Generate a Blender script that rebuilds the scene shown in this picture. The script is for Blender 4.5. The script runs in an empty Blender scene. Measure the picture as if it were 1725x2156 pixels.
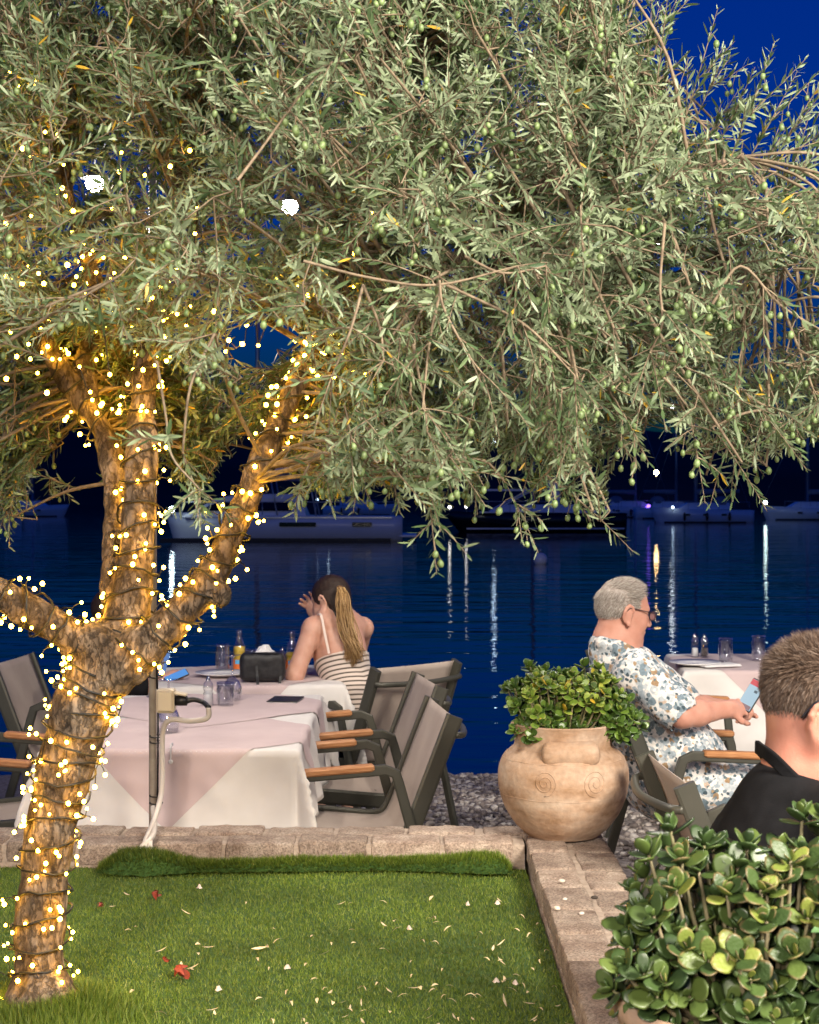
import bpy, math, random
import numpy as np
from mathutils import Vector, Matrix, Quaternion, noise as mnoise
random.seed(7); rng = np.random.default_rng(7)
sc = bpy.context.scene
PI = math.pi
# ------------------------------------------------------------------ camera, world, lamps, exposure
F, CX, YH, CAMH = 3400.0, 862.5, 1040.0, 1.6       # focal length and horizon on a 1725 x 2156 frame
cam_d = bpy.data.cameras.new('camera'); cam = bpy.data.objects.new('camera', cam_d); sc.collection.objects.link(cam)
cam.location = (0, 0, CAMH); cam.rotation_euler = (PI/2, 0, 0)
cam_d.sensor_fit = 'VERTICAL'; cam_d.sensor_height = 36; cam_d.sensor_width = 28.8
cam_d.lens = F/2156*36; cam_d.shift_y = -(1078-YH)/2156
cam_d.clip_start = 0.05; cam_d.clip_end = 3000
cam_d.dof.use_dof = True; cam_d.dof.focus_distance = 4.3; cam_d.dof.aperture_fstop = 13
sc.camera = cam
sc.render.engine = 'CYCLES'
sc.cycles.use_denoising = True
try: sc.cycles.denoiser = 'OPENIMAGEDENOISE'
except Exception: pass
sc.cycles.max_bounces = 8; sc.cycles.diffuse_bounces = 3; sc.cycles.glossy_bounces = 4
sc.cycles.transmission_bounces = 8; sc.cycles.transparent_max_bounces = 8
sc.cycles.caustics_reflective = False; sc.cycles.caustics_refractive = False
sc.cycles.sample_clamp_indirect = 4.0
sc.view_settings.view_transform = 'Standard'; sc.view_settings.look = 'None'
sc.view_settings.exposure = 0.0; sc.view_settings.gamma = 1.0
sc.view_settings.use_curve_mapping = False

world = bpy.data.worlds.new('World'); sc.world = world; world.use_nodes = True
wn = world.node_tree.nodes; wl = world.node_tree.links
for n in list(wn): wn.remove(n)
wo = wn.new('ShaderNodeOutputWorld'); bg = wn.new('ShaderNodeBackground')
sky = wn.new('ShaderNodeTexSky'); sky.sky_type = 'NISHITA'; sky.sun_disc = False
sky.sun_elevation = math.radians(1.0); sky.sun_rotation = math.radians(200)
sky.air_density = 1.0; sky.dust_density = 0.05; sky.ozone_density = 6.0; sky.altitude = 0
mx = wn.new('ShaderNodeMix'); mx.data_type = 'RGBA'; mx.blend_type = 'MULTIPLY'; mx.inputs[0].default_value = 1
SKY_TINT = (0.04, 0.62, 1.55, 1)
mx.inputs[7].default_value = SKY_TINT
wl.new(sky.outputs[0], mx.inputs[6]); wl.new(mx.outputs[2], bg.inputs[0]); wl.new(bg.outputs[0], wo.inputs[0])
bg.inputs[1].default_value = 0.15

def area_lamp(name, loc, target, power, size, col):
    d = bpy.data.lights.new(name, 'AREA'); d.shape = 'DISK'; d.size = size; d.energy = power; d.color = col
    o = bpy.data.objects.new(name, d); sc.collection.objects.link(o); o.location = loc
    o.rotation_euler = (Vector(target)-Vector(loc)).to_track_quat('-Z', 'Y').to_euler()
    return o
# the lit restaurant terrace behind the photographer
area_lamp('terrace_lamp', (2.9, -0.4, 4.1), (0.3, 4.2, 1.9), 900, 1.8, (1.0, 0.90, 0.77))
area_lamp('terrace_lamp', (-1.8, -3.4, 3.7), (-0.2, 5.0, 1.0), 560, 1.6, (1.0, 0.88, 0.75))

# ------------------------------------------------------------------ helpers
COL = sc.collection
def W(u, v, d): return Vector(((u-CX)/F*d, d, CAMH-(v-YH)/F*d))
def PX(p): return (CX+p[0]/p[1]*F, YH+(CAMH-p[2])/p[1]*F)
def V(*a): return Vector(a)

def nmat(name):
    m = bpy.data.materials.new(name); m.use_nodes = True
    nt = m.node_tree; b = nt.nodes['Principled BSDF']; return m, nt, b
def setc(inp, c): inp.default_value = (c[0], c[1], c[2], 1)
def mat(name, c1, rough=0.6, c2=None, scale=8, detail=4, bump=None, metal=0, spec=0.5, trans=0, ior=1.45, emis=None, estr=0,
        stretch=(1, 1, 1), c3=None, objrand=0.0, sss=0, lo=.35, hi=.65, coords='Object', coat=0, sheen=0):
    m, nt, b = nmat(name); N, L = nt.nodes, nt.links
    setc(b.inputs['Base Color'], c1); b.inputs['Roughness'].default_value = rough
    b.inputs['Metallic'].default_value = metal; b.inputs['Specular IOR Level'].default_value = spec
    b.inputs['Transmission Weight'].default_value = trans; b.inputs['IOR'].default_value = ior
    if coat: b.inputs['Coat Weight'].default_value = coat
    if sheen: b.inputs['Sheen Weight'].default_value = sheen
    if sss:
        b.inputs['Subsurface Weight'].default_value = sss; b.inputs['Subsurface Radius'].default_value = (.012, .005, .003)
        b.inputs['Subsurface Scale'].default_value = 1
    if emis: setc(b.inputs['Emission Color'], emis); b.inputs['Emission Strength'].default_value = estr
    tc = N.new('ShaderNodeTexCoord'); mp = N.new('ShaderNodeMapping'); mp.inputs['Scale'].default_value = stretch
    L.new(tc.outputs[coords], mp.inputs[0])
    col = None
    if c2 is not None:
        nz = N.new('ShaderNodeTexNoise'); nz.inputs['Scale'].default_value = scale; nz.inputs['Detail'].default_value = detail
        L.new(mp.outputs[0], nz.inputs['Vector'])
        cr = N.new('ShaderNodeValToRGB'); e = cr.color_ramp.elements
        e[0].position = lo; e[1].position = hi; e[0].color = (*c1, 1); e[1].color = (*c2, 1)
        if c3 is not None: x = e.new((lo+hi)/2+.04); x.color = (*c3, 1)
        L.new(nz.outputs[0], cr.inputs[0]); col = cr.outputs[0]
    if objrand:
        oi = N.new('ShaderNodeObjectInfo'); hs = N.new('ShaderNodeHueSaturation')
        mr = N.new('ShaderNodeMapRange'); mr.inputs[3].default_value = 1-objrand; mr.inputs[4].default_value = 1+objrand
        L.new(oi.outputs['Random'], mr.inputs[0]); L.new(mr.outputs[0], hs.inputs['Value'])
        if col: L.new(col, hs.inputs['Color'])
        else: setc(hs.inputs['Color'], c1)
        col = hs.outputs[0]
    if col: L.new(col, b.inputs['Base Color'])
    if bump:
        nb = N.new('ShaderNodeTexNoise'); nb.inputs['Scale'].default_value = bump[0]; nb.inputs['Detail'].default_value = 6
        L.new(mp.outputs[0], nb.inputs['Vector'])
        bp = N.new('ShaderNodeBump'); bp.inputs['Strength'].default_value = bump[1]
        bp.inputs['Distance'].default_value = bump[2] if len(bump) > 2 else 0.01
        L.new(nb.outputs[0], bp.inputs['Height']); L.new(bp.outputs[0], b.inputs['Normal'])
    return m

def tag(o, label=None, cat=None, group=None, kind=None):
    if label: o['label'] = label
    if cat: o['category'] = cat
    if group: o['group'] = group
    if kind: o['kind'] = kind
    return o
def mkobj(name, me, m=None, parent=None, loc=None):
    o = bpy.data.objects.new(name, me); COL.objects.link(o)
    if m is not None and me is not None and len(me.materials) == 0: me.materials.append(m)
    if parent is not None: o.parent = parent
    if loc is not None: o.location = loc
    return o
def empty(name, loc, label, cat, group=None, rz=0):
    o = bpy.data.objects.new(name, None); COL.objects.link(o); o.location = loc; o.rotation_euler = (0, 0, rz)
    o.empty_display_size = .05
    return tag(o, label, cat, group)
def np_mesh(name, v, f, smooth=True):
    me = bpy.data.meshes.new(name); v = np.asarray(v, dtype=np.float32); f = np.asarray(f, dtype=np.int32)
    k = f.shape[1]; n = len(f)
    me.vertices.add(len(v)); me.vertices.foreach_set('co', v.ravel())
    me.loops.add(n*k); me.loops.foreach_set('vertex_index', f.ravel())
    me.polygons.add(n); me.polygons.foreach_set('loop_start', np.arange(n, dtype=np.int32)*k)
    me.polygons.foreach_set('loop_total', np.full(n, k, dtype=np.int32))
    me.polygons.foreach_set('use_smooth', np.full(n, smooth, dtype=bool))
    me.update(calc_edges=True); return me

class MB:
    """collects shapes for ONE mesh"""
    def __init__(s): s.v = []; s.f = []; s.flat = set()
    def add(s, vs, fs, flat=False):
        b = len(s.v); s.v += [tuple(x) for x in vs]
        for q in fs:
            if flat: s.flat.add(len(s.f))
            s.f.append(tuple(i+b for i in q))
    def tube(s, path, rad, n=8, cap=True, rect=None, flat=False):
        """round tube along a path; rect=(w,h,up) sweeps a rectangle instead"""
        P = [Vector(p) for p in path]; m = len(P)
        R = [rad]*m if not hasattr(rad, '__len__') else rad
        vs = []; prev = None
        for i, p in enumerate(P):
            t = (P[min(i+1, m-1)]-P[max(i-1, 0)]).normalized()
            if rect:
                side = t.cross(Vector(rect[2])).normalized(); up = side.cross(t).normalized(); w, h = rect[0]/2, rect[1]/2; e = .28
                sc_ = 1.0
                if 0 < i < m-1:
                    a = (P[i]-P[i-1]).angle(P[i+1]-P[i]); sc_ = 1/max(.5, math.cos(a/2))
                for (a, b) in ((1, 1-e), (1-e, 1), (-1+e, 1), (-1, 1-e), (-1, -1+e), (-1+e, -1), (1-e, -1), (1, -1+e)):
                    vs.append(p+side*w*a+up*h*b*sc_)
            else:
                if prev is None:
                    a = Vector((0, 0, 1)) if abs(t.z) < .9 else Vector((1, 0, 0)); nx = t.cross(a).normalized()
                else:
                    nx = (prev-t*prev.dot(t)); nx = nx.normalized() if nx.length > 1e-6 else t.orthogonal().normalized()
                prev = nx; ny = t.cross(nx)
                for k in range(n):
                    a = 2*PI*k/n; vs.append(p+(nx*math.cos(a)+ny*math.sin(a))*R[i])
        if rect: n = 8
        fs = []
        for i in range(m-1):
            for k in range(n):
                fs.append((i*n+k, i*n+(k+1) % n, (i+1)*n+(k+1) % n, (i+1)*n+k))
        if cap: fs.append(tuple(range(n-1, -1, -1))); fs.append(tuple((m-1)*n+k for k in range(n)))
        s.add(vs, fs, flat or bool(rect)); return s
    def lathe(s, prof, n=24, origin=(0, 0, 0), closed=False):
        o = Vector(origin); vs = []; fs = []; m = len(prof)
        for r, z in prof:
            for k in range(n):
                a = 2*PI*k/n; vs.append(o+Vector((max(r, 1e-5)*math.cos(a), max(r, 1e-5)*math.sin(a), z)))
        for i in range(m-1):
            for k in range(n): fs.append((i*n+k, i*n+(k+1) % n, (i+1)*n+(k+1) % n, (i+1)*n+k))
        s.add(vs, fs); return s
    def box(s, c, sz, M=None, bev=0.0):
        x, y, z = (a/2 for a in sz); c = Vector(c); vs = []
        if bev <= 0:
            for q in ((-x, -y, -z), (x, -y, -z), (x, y, -z), (-x, y, -z), (-x, -y, z), (x, -y, z), (x, y, z), (-x, y, z)):
                w = Vector(q); w = M @ w if M else w; vs.append(c+w)
            s.add(vs, [(0, 3, 2, 1), (4, 5, 6, 7), (0, 1, 5, 4), (1, 2, 6, 5), (2, 3, 7, 6), (3, 0, 4, 7)], True)
        else:
            b = bev; rings = []
            for zz, ins in ((-z, b), (-z+b, 0), (z-b, 0), (z, b)):
                X, Y = x-ins, y-ins; e = b
                rings.append([(X-e, -Y), (X, -Y+e), (X, Y-e), (X-e, Y), (-X+e, Y), (-X, Y-e), (-X, -Y+e), (-X+e, -Y)])
                for (a_, b_) in rings[-1]:
                    w = Vector((a_, b_, zz)); w = M @ w if M else w; vs.append(c+w)
            fs = [tuple(range(7, -1, -1)), tuple(24+k for k in range(8))]
            for i in range(3):
                for k in range(8): fs.append((i*8+k, i*8+(k+1) % 8, (i+1)*8+(k+1) % 8, (i+1)*8+k))
            s.add(vs, fs, True)
        return s
    def ell(s, c, r, n=10, m=7, M=None):
        c = Vector(c); vs = [c+(M @ Vector((0, 0, -r[2])) if M else Vector((0, 0, -r[2])))]
        for i in range(1, m):
            ph = -PI/2+PI*i/m
            for k in range(n):
                a = 2*PI*k/n; w = Vector((r[0]*math.cos(ph)*math.cos(a), r[1]*math.cos(ph)*math.sin(a), r[2]*math.sin(ph)))
                vs.append(c+(M @ w if M else w))
        vs.append(c+(M @ Vector((0, 0, r[2])) if M else Vector((0, 0, r[2]))))
        fs = [(0, 1+(k+1) % n, 1+k) for k in range(n)]
        for i in range(m-2):
            for k in range(n): a = 1+i*n; fs.append((a+k, a+(k+1) % n, a+n+(k+1) % n, a+n+k))
        e = len(vs)-1; a = 1+(m-2)*n; fs += [(a+k, a+(k+1) % n, e) for k in range(n)]
        s.add(vs, fs); return s
    def grid(s, fn, nu, nv):
        vs = [fn(i/(nu-1), j/(nv-1)) for j in range(nv) for i in range(nu)]
        fs = [(j*nu+i, j*nu+i+1, (j+1)*nu+i+1, (j+1)*nu+i) for j in range(nv-1) for i in range(nu-1)]
        s.add(vs, fs); return s
    def mesh(s, name, smooth=True):
        me = bpy.data.meshes.new(name); me.from_pydata(s.v, [], s.f)
        me.polygons.foreach_set('use_smooth', [smooth and (i not in s.flat) for i in range(len(s.f))])
        me.update(); return me
    def build(s, name, m, parent=None, smooth=True, loc=None): return mkobj(name, s.mesh(name, smooth), m, parent, loc)

def bez(pts, n=12):
    """Catmull-Rom through points"""
    P = [Vector(p) for p in pts]; P = [P[0]*2-P[1]]+P+[P[-1]*2-P[-2]]; out = []
    for i in range(1, len(P)-2):
        for k in range(n):
            t = k/n; a, b, c, d = P[i-1], P[i], P[i+1], P[i+2]
            out.append(.5*((2*b)+(c-a)*t+(2*a-5*b+4*c-d)*t*t+(3*b-a-3*c+d)*t**3))
    out.append(P[-2]); return out
def lerp_list(vals, n):
    out = []
    for i in range(len(vals)-1):
        for k in range(n): out.append(vals[i]+(vals[i+1]-vals[i])*k/n)
    out.append(vals[-1]); return out

class SDF:
    """smooth blended solids on a grid, meshed with surface nets"""
    def __init__(s, lo, hi, res):
        s.lo = np.array(lo, float); s.res = res; s.n = np.ceil((np.array(hi, float)-s.lo)/res).astype(int)+1
        s.ax = [s.lo[i]+np.arange(s.n[i])*res for i in range(3)]
        s.F = np.full(s.n, .12, dtype=np.float32)
    def _sub(s, lo, hi):
        a = np.clip(np.floor((np.array(lo)-s.lo)/s.res).astype(int), 0, s.n-1); b = np.clip(np.ceil((np.array(hi)-s.lo)/s.res).astype(int)+1, 1, s.n)
        if (b <= a).any(): return None
        sl = tuple(slice(a[i], b[i]) for i in range(3))
        X, Y, Z = np.meshgrid(*[s.ax[i][a[i]:b[i]].astype(np.float32) for i in range(3)], indexing='ij'); return sl, X, Y, Z
    def _comb(s, sl, d, k, op):
        A = s.F[sl]
        if op == '+':
            if k <= 0: s.F[sl] = np.minimum(A, d)
            else:
                h = np.clip(.5+.5*(d-A)/k, 0, 1); s.F[sl] = d*(1-h)+A*h-k*h*(1-h)
        elif op == '-':
            d = -d; kk = max(k, 1e-4); h = np.clip(.5-.5*(d-A)/kk, 0, 1); s.F[sl] = d*(1-h)+A*h+kk*h*(1-h)
    def rc(s, a, b, ra, rb, k=.02, op='+'):
        a = np.array(a, float); b = np.array(b, float); pad = max(ra, rb)+max(k, .02)+.03
        q = s._sub(np.minimum(a, b)-pad, np.maximum(a, b)+pad)
        if q is None: return s
        sl, X, Y, Z = q; ab = b-a; L2 = max((ab**2).sum(), 1e-9)
        t = np.clip(((X-a[0])*ab[0]+(Y-a[1])*ab[1]+(Z-a[2])*ab[2])/L2, 0, 1)
        d = np.sqrt((X-a[0]-t*ab[0])**2+(Y-a[1]-t*ab[1])**2+(Z-a[2]-t*ab[2])**2)-(ra+t*(rb-ra))
        s._comb(sl, d, k, op); return s
    def chain(s, pts, rr, k=.02):
        for i in range(len(pts)-1): s.rc(pts[i], pts[i+1], rr[i], rr[i+1], k)
        return s
    def el(s, c, r, R=None, k=.02, op='+'):
        """ellipsoid; R = (ex,ey,ez) axes"""
        c = np.array(c, float); r = np.array(r, float); pad = max(r)+max(k, .02)+.03
        q = s._sub(c-pad, c+pad)
        if q is None: return s
        sl, X, Y, Z = q; X = X-c[0]; Y = Y-c[1]; Z = Z-c[2]
        if R is not None:
            e = [np.array(a, float) for a in R]; X, Y, Z = [X*a[0]+Y*a[1]+Z*a[2] for a in e]
        k0 = np.sqrt((X/r[0])**2+(Y/r[1])**2+(Z/r[2])**2); k1 = np.sqrt((X/r[0]**2)**2+(Y/r[1]**2)**2+(Z/r[2]**2)**2)+1e-9
        s._comb(sl, k0*(k0-1)/k1, k, op); return s
    def plane(s, p, nrm, k=.004):
        """keep the side the normal points away from"""
        X, Y, Z = np.meshgrid(*[a.astype(np.float32) for a in s.ax], indexing='ij'); p = np.array(p, float); n_ = np.array(nrm, float); n_ /= np.linalg.norm(n_)
        d = (X-p[0])*n_[0]+(Y-p[1])*n_[1]+(Z-p[2])*n_[2]; s.F = np.maximum(s.F, d); return s
    def offset(s, t): s.F -= t; return s
    def arrays(s):
        Fv = s.F; ins = Fv < 0; n = s.n
        c = [ins[i:n[0]-1+i, j:n[1]-1+j, k:n[2]-1+k] for i in (0, 1) for j in (0, 1) for k in (0, 1)]
        cnt = sum(x.astype(np.int8) for x in c); act = (cnt > 0) & (cnt < 8)
        idx = np.argwhere(act); vid = -np.ones(act.shape, dtype=np.int32); vid[act] = np.arange(len(idx))
        acc = np.zeros((len(idx), 3)); num = np.zeros(len(idx))
        cor = [(i, j, k) for i in (0, 1) for j in (0, 1) for k in (0, 1)]
        val = {q: Fv[idx[:, 0]+q[0], idx[:, 1]+q[1], idx[:, 2]+q[2]] for q in cor}
        for a in cor:
            for ax in range(3):
                if a[ax] == 0:
                    b = list(a); b[ax] = 1; b = tuple(b); fa, fb = val[a], val[b]; x = (fa < 0) != (fb < 0)
                    t = np.where(x, fa/np.where(x, fa-fb, 1), 0); p = np.tile(np.array(a, float), (len(idx), 1)); p[:, ax] += t
                    acc[x] += p[x]; num[x] += 1
        vv = s.lo+(idx+acc/num[:, None])*s.res
        quads = []
        for ax in range(3):
            o1, o2 = [(1, 2), (2, 0), (0, 1)][ax]
            A = np.take(ins, range(0, n[ax]-1), ax); B = np.take(ins, range(1, n[ax]), ax)
            e = np.argwhere(A != B); ok = (e[:, o1] > 0) & (e[:, o2] > 0) & (e[:, o1] < n[o1]-1) & (e[:, o2] < n[o2]-1); e = e[ok]
            q = []
            for (d1, d2) in ((1, 1), (0, 1), (0, 0), (1, 0)):
                w = e.copy(); w[:, o1] -= d1; w[:, o2] -= d2; q.append(vid[w[:, 0], w[:, 1], w[:, 2]])
            q = np.stack(q, 1); fl = A[e[:, 0], e[:, 1], e[:, 2]]; q[~fl] = q[~fl][:, ::-1]; quads.append(q)
        return vv, np.concatenate(quads)
    def mesh(s, name, disp=None, smooth_it=1):
        v, f = s.arrays()
        if smooth_it:
            for _ in range(smooth_it):
                acc = np.zeros_like(v); num = np.zeros(len(v))
                for a, b in ((0, 1), (1, 2), (2, 3), (3, 0)):
                    np.add.at(acc, f[:, a], v[f[:, b]]); np.add.at(num, f[:, a], 1); np.add.at(acc, f[:, b], v[f[:, a]]); np.add.at(num, f[:, b], 1)
                v = v*.5+acc/num[:, None]*.5
        if disp is not None:
            fn = np.cross(v[f[:, 2]]-v[f[:, 0]], v[f[:, 3]]-v[f[:, 1]]); vn = np.zeros_like(v)
            for a in range(4): np.add.at(vn, f[:, a], fn)
            vn /= np.linalg.norm(vn, axis=1)[:, None]+1e-12
            dd = np.array([disp(Vector(p)) for p in v]); v = v+vn*dd[:, None]
        return np_mesh(name, v, f)
def smooth_noise(p, s): return mnoise.noise(p*s)
# ------------------------------------------------------------------ setting: water, far hills, gravel beach, lawn, walls
ZW = -0.35; ZT = 0.542; ZL = 0.472
M = {}
def water_mat():
    m, nt, b = nmat('sea_water'); N, L = nt.nodes, nt.links
    setc(b.inputs['Base Color'], (0.001, 0.006, 0.02)); b.inputs['Roughness'].default_value = 0.035; b.inputs['IOR'].default_value = 1.33
    tc = N.new('ShaderNodeTexCoord')
    hs = []
    for sc_, st, w in ((1.0, (0.5, 1.6, 1), 1.0), (1.0, (0.12, 0.35, 1), 2.0), (1.0, (2.2, 5.0, 1), 0.25)):
        mp = N.new('ShaderNodeMapping'); mp.inputs['Scale'].default_value = st
        nz = N.new('ShaderNodeTexNoise'); nz.inputs['Scale'].default_value = sc_; nz.inputs['Detail'].default_value = 3
        L.new(tc.outputs['Object'], mp.inputs[0]); L.new(mp.outputs[0], nz.inputs['Vector'])
        mu = N.new('ShaderNodeMath'); mu.operation = 'MULTIPLY'; mu.inputs[1].default_value = w; L.new(nz.outputs[0], mu.inputs[0]); hs.append(mu)
    a = N.new('ShaderNodeMath'); L.new(hs[0].outputs[0], a.inputs[0]); L.new(hs[1].outputs[0], a.inputs[1])
    a2 = N.new('ShaderNodeMath'); L.new(a.outputs[0], a2.inputs[0]); L.new(hs[2].outputs[0], a2.inputs[1])
    bp = N.new('ShaderNodeBump'); bp.inputs['Strength'].default_value = 0.4; bp.inputs['Distance'].default_value = 0.05
    L.new(a2.outputs[0], bp.inputs['Height']); L.new(bp.outputs[0], b.inputs['Normal'])
    return m
M['water'] = water_mat()
b_ = MB(); b_.add([(-1500, 8.0, ZW), (1500, 8.0, ZW), (1500, 1600, ZW), (-1500, 1600, ZW)], [(0, 1, 2, 3)])
tag(b_.build('water', M['water']), kind='structure')
# hills across the bay
M['hill'] = mat('hill_scrub', (0.012, 0.018, 0.016), 0.95, (0.03, 0.035, 0.03), 0.05, 6)
def hill(u, v):
    x = -700+1400*u; ridge = 17+6*mnoise.noise(Vector((x*.006, 3.1, 0)))+3.5*mnoise.noise(Vector((x*.03, 7, 0)))+1.4*mnoise.noise(Vector((x*.12, 2, 0)))
    ridge += 5*math.exp(-((x+60)/70)**2)
    y = 300+170*v; z = -2+(ridge+2)*math.sin(min(v/.75, 1)*PI/2)+1.5*mnoise.noise(Vector((x*.05, y*.05, 0)))
    if v > .8: z -= (v-.8)*10
    return (x, y, z)
b_ = MB(); b_.grid(hill, 240, 14); tag(b_.build('far_hills', M['hill']), kind='structure')
# gravel beach
M['gravel'] = mat('gravel_ground', (0.20, 0.17, 0.15), 0.9, (0.38, 0.34, 0.31), 42, 5, bump=(60, .9, .02), lo=.38, hi=.62)
def zg(y): return 0.0 if y < 8.0 else -(y-8.0)*0.35/3.2
def grav(u, v):
    x = -9+18*u; y = -4+18*v
    return (x, y, zg(y)+.012*mnoise.noise(Vector((x*3, y*3, 0))))
b_ = MB(); b_.grid(grav, 120, 120); tag(b_.build('gravel_ground', M['gravel']), kind='structure')
ICO_V = None
def ico():
    t = (1+5**.5)/2; v = np.array([(-1, t, 0), (1, t, 0), (-1, -t, 0), (1, -t, 0), (0, -1, t), (0, 1, t), (0, -1, -t), (0, 1, -t), (t, 0, -1), (t, 0, 1), (-t, 0, -1), (-t, 0, 1)], float)
    v /= np.linalg.norm(v[0]); f = np.array([(0, 11, 5), (0, 5, 1), (0, 1, 7), (0, 7, 10), (0, 10, 11), (1, 5, 9), (5, 11, 4), (11, 10, 2), (10, 7, 6), (7, 1, 8), (3, 9, 4), (3, 4, 2), (3, 2, 6), (3, 6, 8), (3, 8, 9), (4, 9, 5), (2, 4, 11), (6, 2, 10), (8, 6, 7), (9, 8, 1)])
    return v, f
IV, IF = ico()
def pebbles(name, xy, zf, r0, r1, m, parent=None):
    n = len(xy); r = rng.uniform(r0, r1, n); ax = rng.uniform(.65, 1.25, (n, 3)); ax[:, 2] *= .6; rot = rng.uniform(0, 2*PI, n)
    v = IV[None]*(1+rng.normal(0, .12, (n, 12, 1)))*ax[:, None]*r[:, None, None]
    c, s_ = np.cos(rot)[:, None], np.sin(rot)[:, None]; X = v[..., 0]*c-v[..., 1]*s_; Y = v[..., 0]*s_+v[..., 1]*c
    z = np.array([zf(p) for p in xy])
    P = np.stack([X+xy[:, 0:1], Y+xy[:, 1:2], v[..., 2]+z[:, None]+r[:, None]*.35], -1).reshape(-1, 3)
    f = (IF[None]+np.arange(n)[:, None, None]*12).reshape(-1, 3)
    me = np_mesh(name, P, f); t = me.attributes.new('tint', 'FLOAT', 'POINT'); t.data.foreach_set('value', np.repeat(rng.random(n), 12).astype(np.float32))
    return mkobj(name, me, m, parent)
def tint_mat(name, stops, rough=.7, bump=None, objrand=False, trans=0.0, backc=None, spec=.4, noise_amt=0.0):
    m, nt, b = nmat(name); N, L = nt.nodes, nt.links; b.inputs['Roughness'].default_value = rough; b.inputs['Specular IOR Level'].default_value = spec
    at = N.new('ShaderNodeAttribute'); at.attribute_name = 'tint'; src = at.outputs['Fac']
    if objrand:
        oi = N.new('ShaderNodeObjectInfo'); ad = N.new('ShaderNodeMath'); L.new(oi.outputs['Random'], ad.inputs[0]); L.new(src, ad.inputs[1])
        fr = N.new('ShaderNodeMath'); fr.operation = 'FRACT'; L.new(ad.outputs[0], fr.inputs[0]); src = fr.outputs[0]
    cr = N.new('ShaderNodeValToRGB'); e = cr.color_ramp.elements
    e[0].position = stops[0][0]; e[0].color = (*stops[0][1], 1); e[1].position = stops[-1][0]; e[1].color = (*stops[-1][1], 1)
    for p, c in stops[1:-1]: x = e.new(p); x.color = (*c, 1)
    L.new(src, cr.inputs[0]); col = cr.outputs[0]
    if noise_amt:
        tc = N.new('ShaderNodeTexCoord'); nz = N.new('ShaderNodeTexNoise'); nz.inputs['Scale'].default_value = noise_amt; nz.inputs['Detail'].default_value = 3; L.new(tc.outputs['Object'], nz.inputs['Vector'])
        mr = N.new('ShaderNodeMapRange'); mr.inputs[1].default_value = .3; mr.inputs[2].default_value = .7; mr.inputs[3].default_value = .6; mr.inputs[4].default_value = 1.35; L.new(nz.outputs[0], mr.inputs[0])
        hv = N.new('ShaderNodeHueSaturation'); L.new(mr.outputs[0], hv.inputs['Value']); L.new(col, hv.inputs['Color']); col = hv.outputs[0]
    if backc:
        ge = N.new('ShaderNodeNewGeometry'); mi = N.new('ShaderNodeMix'); mi.data_type = 'RGBA'; L.new(ge.outputs['Backfacing'], mi.inputs[0])
        L.new(col, mi.inputs[6]); mi.inputs[7].default_value = (*backc, 1); col = mi.outputs[2]
    L.new(col, b.inputs['Base Color'])
    if trans:
        tr = N.new('ShaderNodeBsdfTranslucent'); L.new(col, tr.inputs[0]); ms = N.new('ShaderNodeMixShader'); ms.inputs[0].default_value = trans
        out = N['Material Output']; L.new(b.outputs[0], ms.inputs[1]); L.new(tr.outputs[0], ms.inputs[2]); L.new(ms.outputs[0], out.inputs[0])
    return m
M['pebble'] = tint_mat('pebbles', [(0, (.10, .085, .08)), (.35, (.24, .20, .18)), (.7, (.42, .37, .33)), (1, (.66, .62, .57))], .75)
xy = np.stack([rng.uniform(-.6, 2.6, 15000), 5.0+rng.random(15000)*6.2], 1)
tag(pebbles('beach_gravel', xy, lambda p: zg(p[1]), .008, .024, M['pebble']), 'loose grey and beige pebbles covering the beach', 'gravel', kind='stuff')

# ---- lawn of artificial turf inside the raised bed
LX0, LX1, LY0, LY1 = -2.2, 0.352, 2.3, 4.90
M['soil'] = mat('turf_backing', (0.025, 0.06, 0.010), 0.95, (0.04, 0.09, 0.015), 30, 3)
def lz(x, y): return ZL+.006*mnoise.noise(Vector((x*2.2, y*2.2, 0)))+.012*mnoise.noise(Vector((x*.8+4, y*.8, 0)))-.008
b_ = MB(); b_.grid(lambda u, v: (LX0+(LX1-LX0)*u, LY0+(LY1-LY0)*v, lz(LX0+(LX1-LX0)*u, LY0+(LY1-LY0)*v)), 60, 60)
lawn = tag(b_.build('lawn', M['soil']), kind='structure')
M['grass'] = tint_mat('turf_blades', [(0, (.048, .092, .010)), (.5, (.13, .195, .020)), (.85, (.20, .265, .035)), (1, (.28, .30, .08))], .55, trans=.25, noise_amt=2.6)
def blades(name, base, nrm, h0, h1, w, lean):
    n = len(base); a = rng.uniform(0, 2*PI, n); h = rng.uniform(h0, h1, n)
    dirv = nrm+np.stack([np.cos(a), np.sin(a), np.zeros(n)], 1)*rng.uniform(.1, lean, n)[:, None]+rng.normal(0, .1, (n, 3)); dirv /= np.linalg.norm(dirv, axis=1)[:, None]
    b2 = rng.uniform(0, 2*PI, n); sd = np.stack([np.cos(b2), np.sin(b2), np.zeros(n)], 1)*w
    P = np.stack([base-sd, base+sd, base+dirv*h[:, None]], 1).reshape(-1, 3); f = np.arange(3*n).reshape(-1, 3)
    me = np_mesh(name, P, f, False); t = me.attributes.new('tint', 'FLOAT', 'POINT'); t.data.foreach_set('value', np.repeat(rng.random(n), 3).astype(np.float32)); return me
nb = 170000
bx = rng.uniform(-1.5, LX1, nb); by = LY0+.7+(LY1-LY0-.7)*rng.random(nb); bz = np.array([lz(x, y) for x, y in zip(bx, by)])
gr = mkobj('turf_grass', blades('turf_grass', np.stack([bx, by, bz], 1), np.array([[0, 0, 1.]]), .006, .012, .0011, 1.1), M['grass'])
tag(gr, 'short green artificial grass blades on the lawn', 'grass', kind='stuff')
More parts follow.
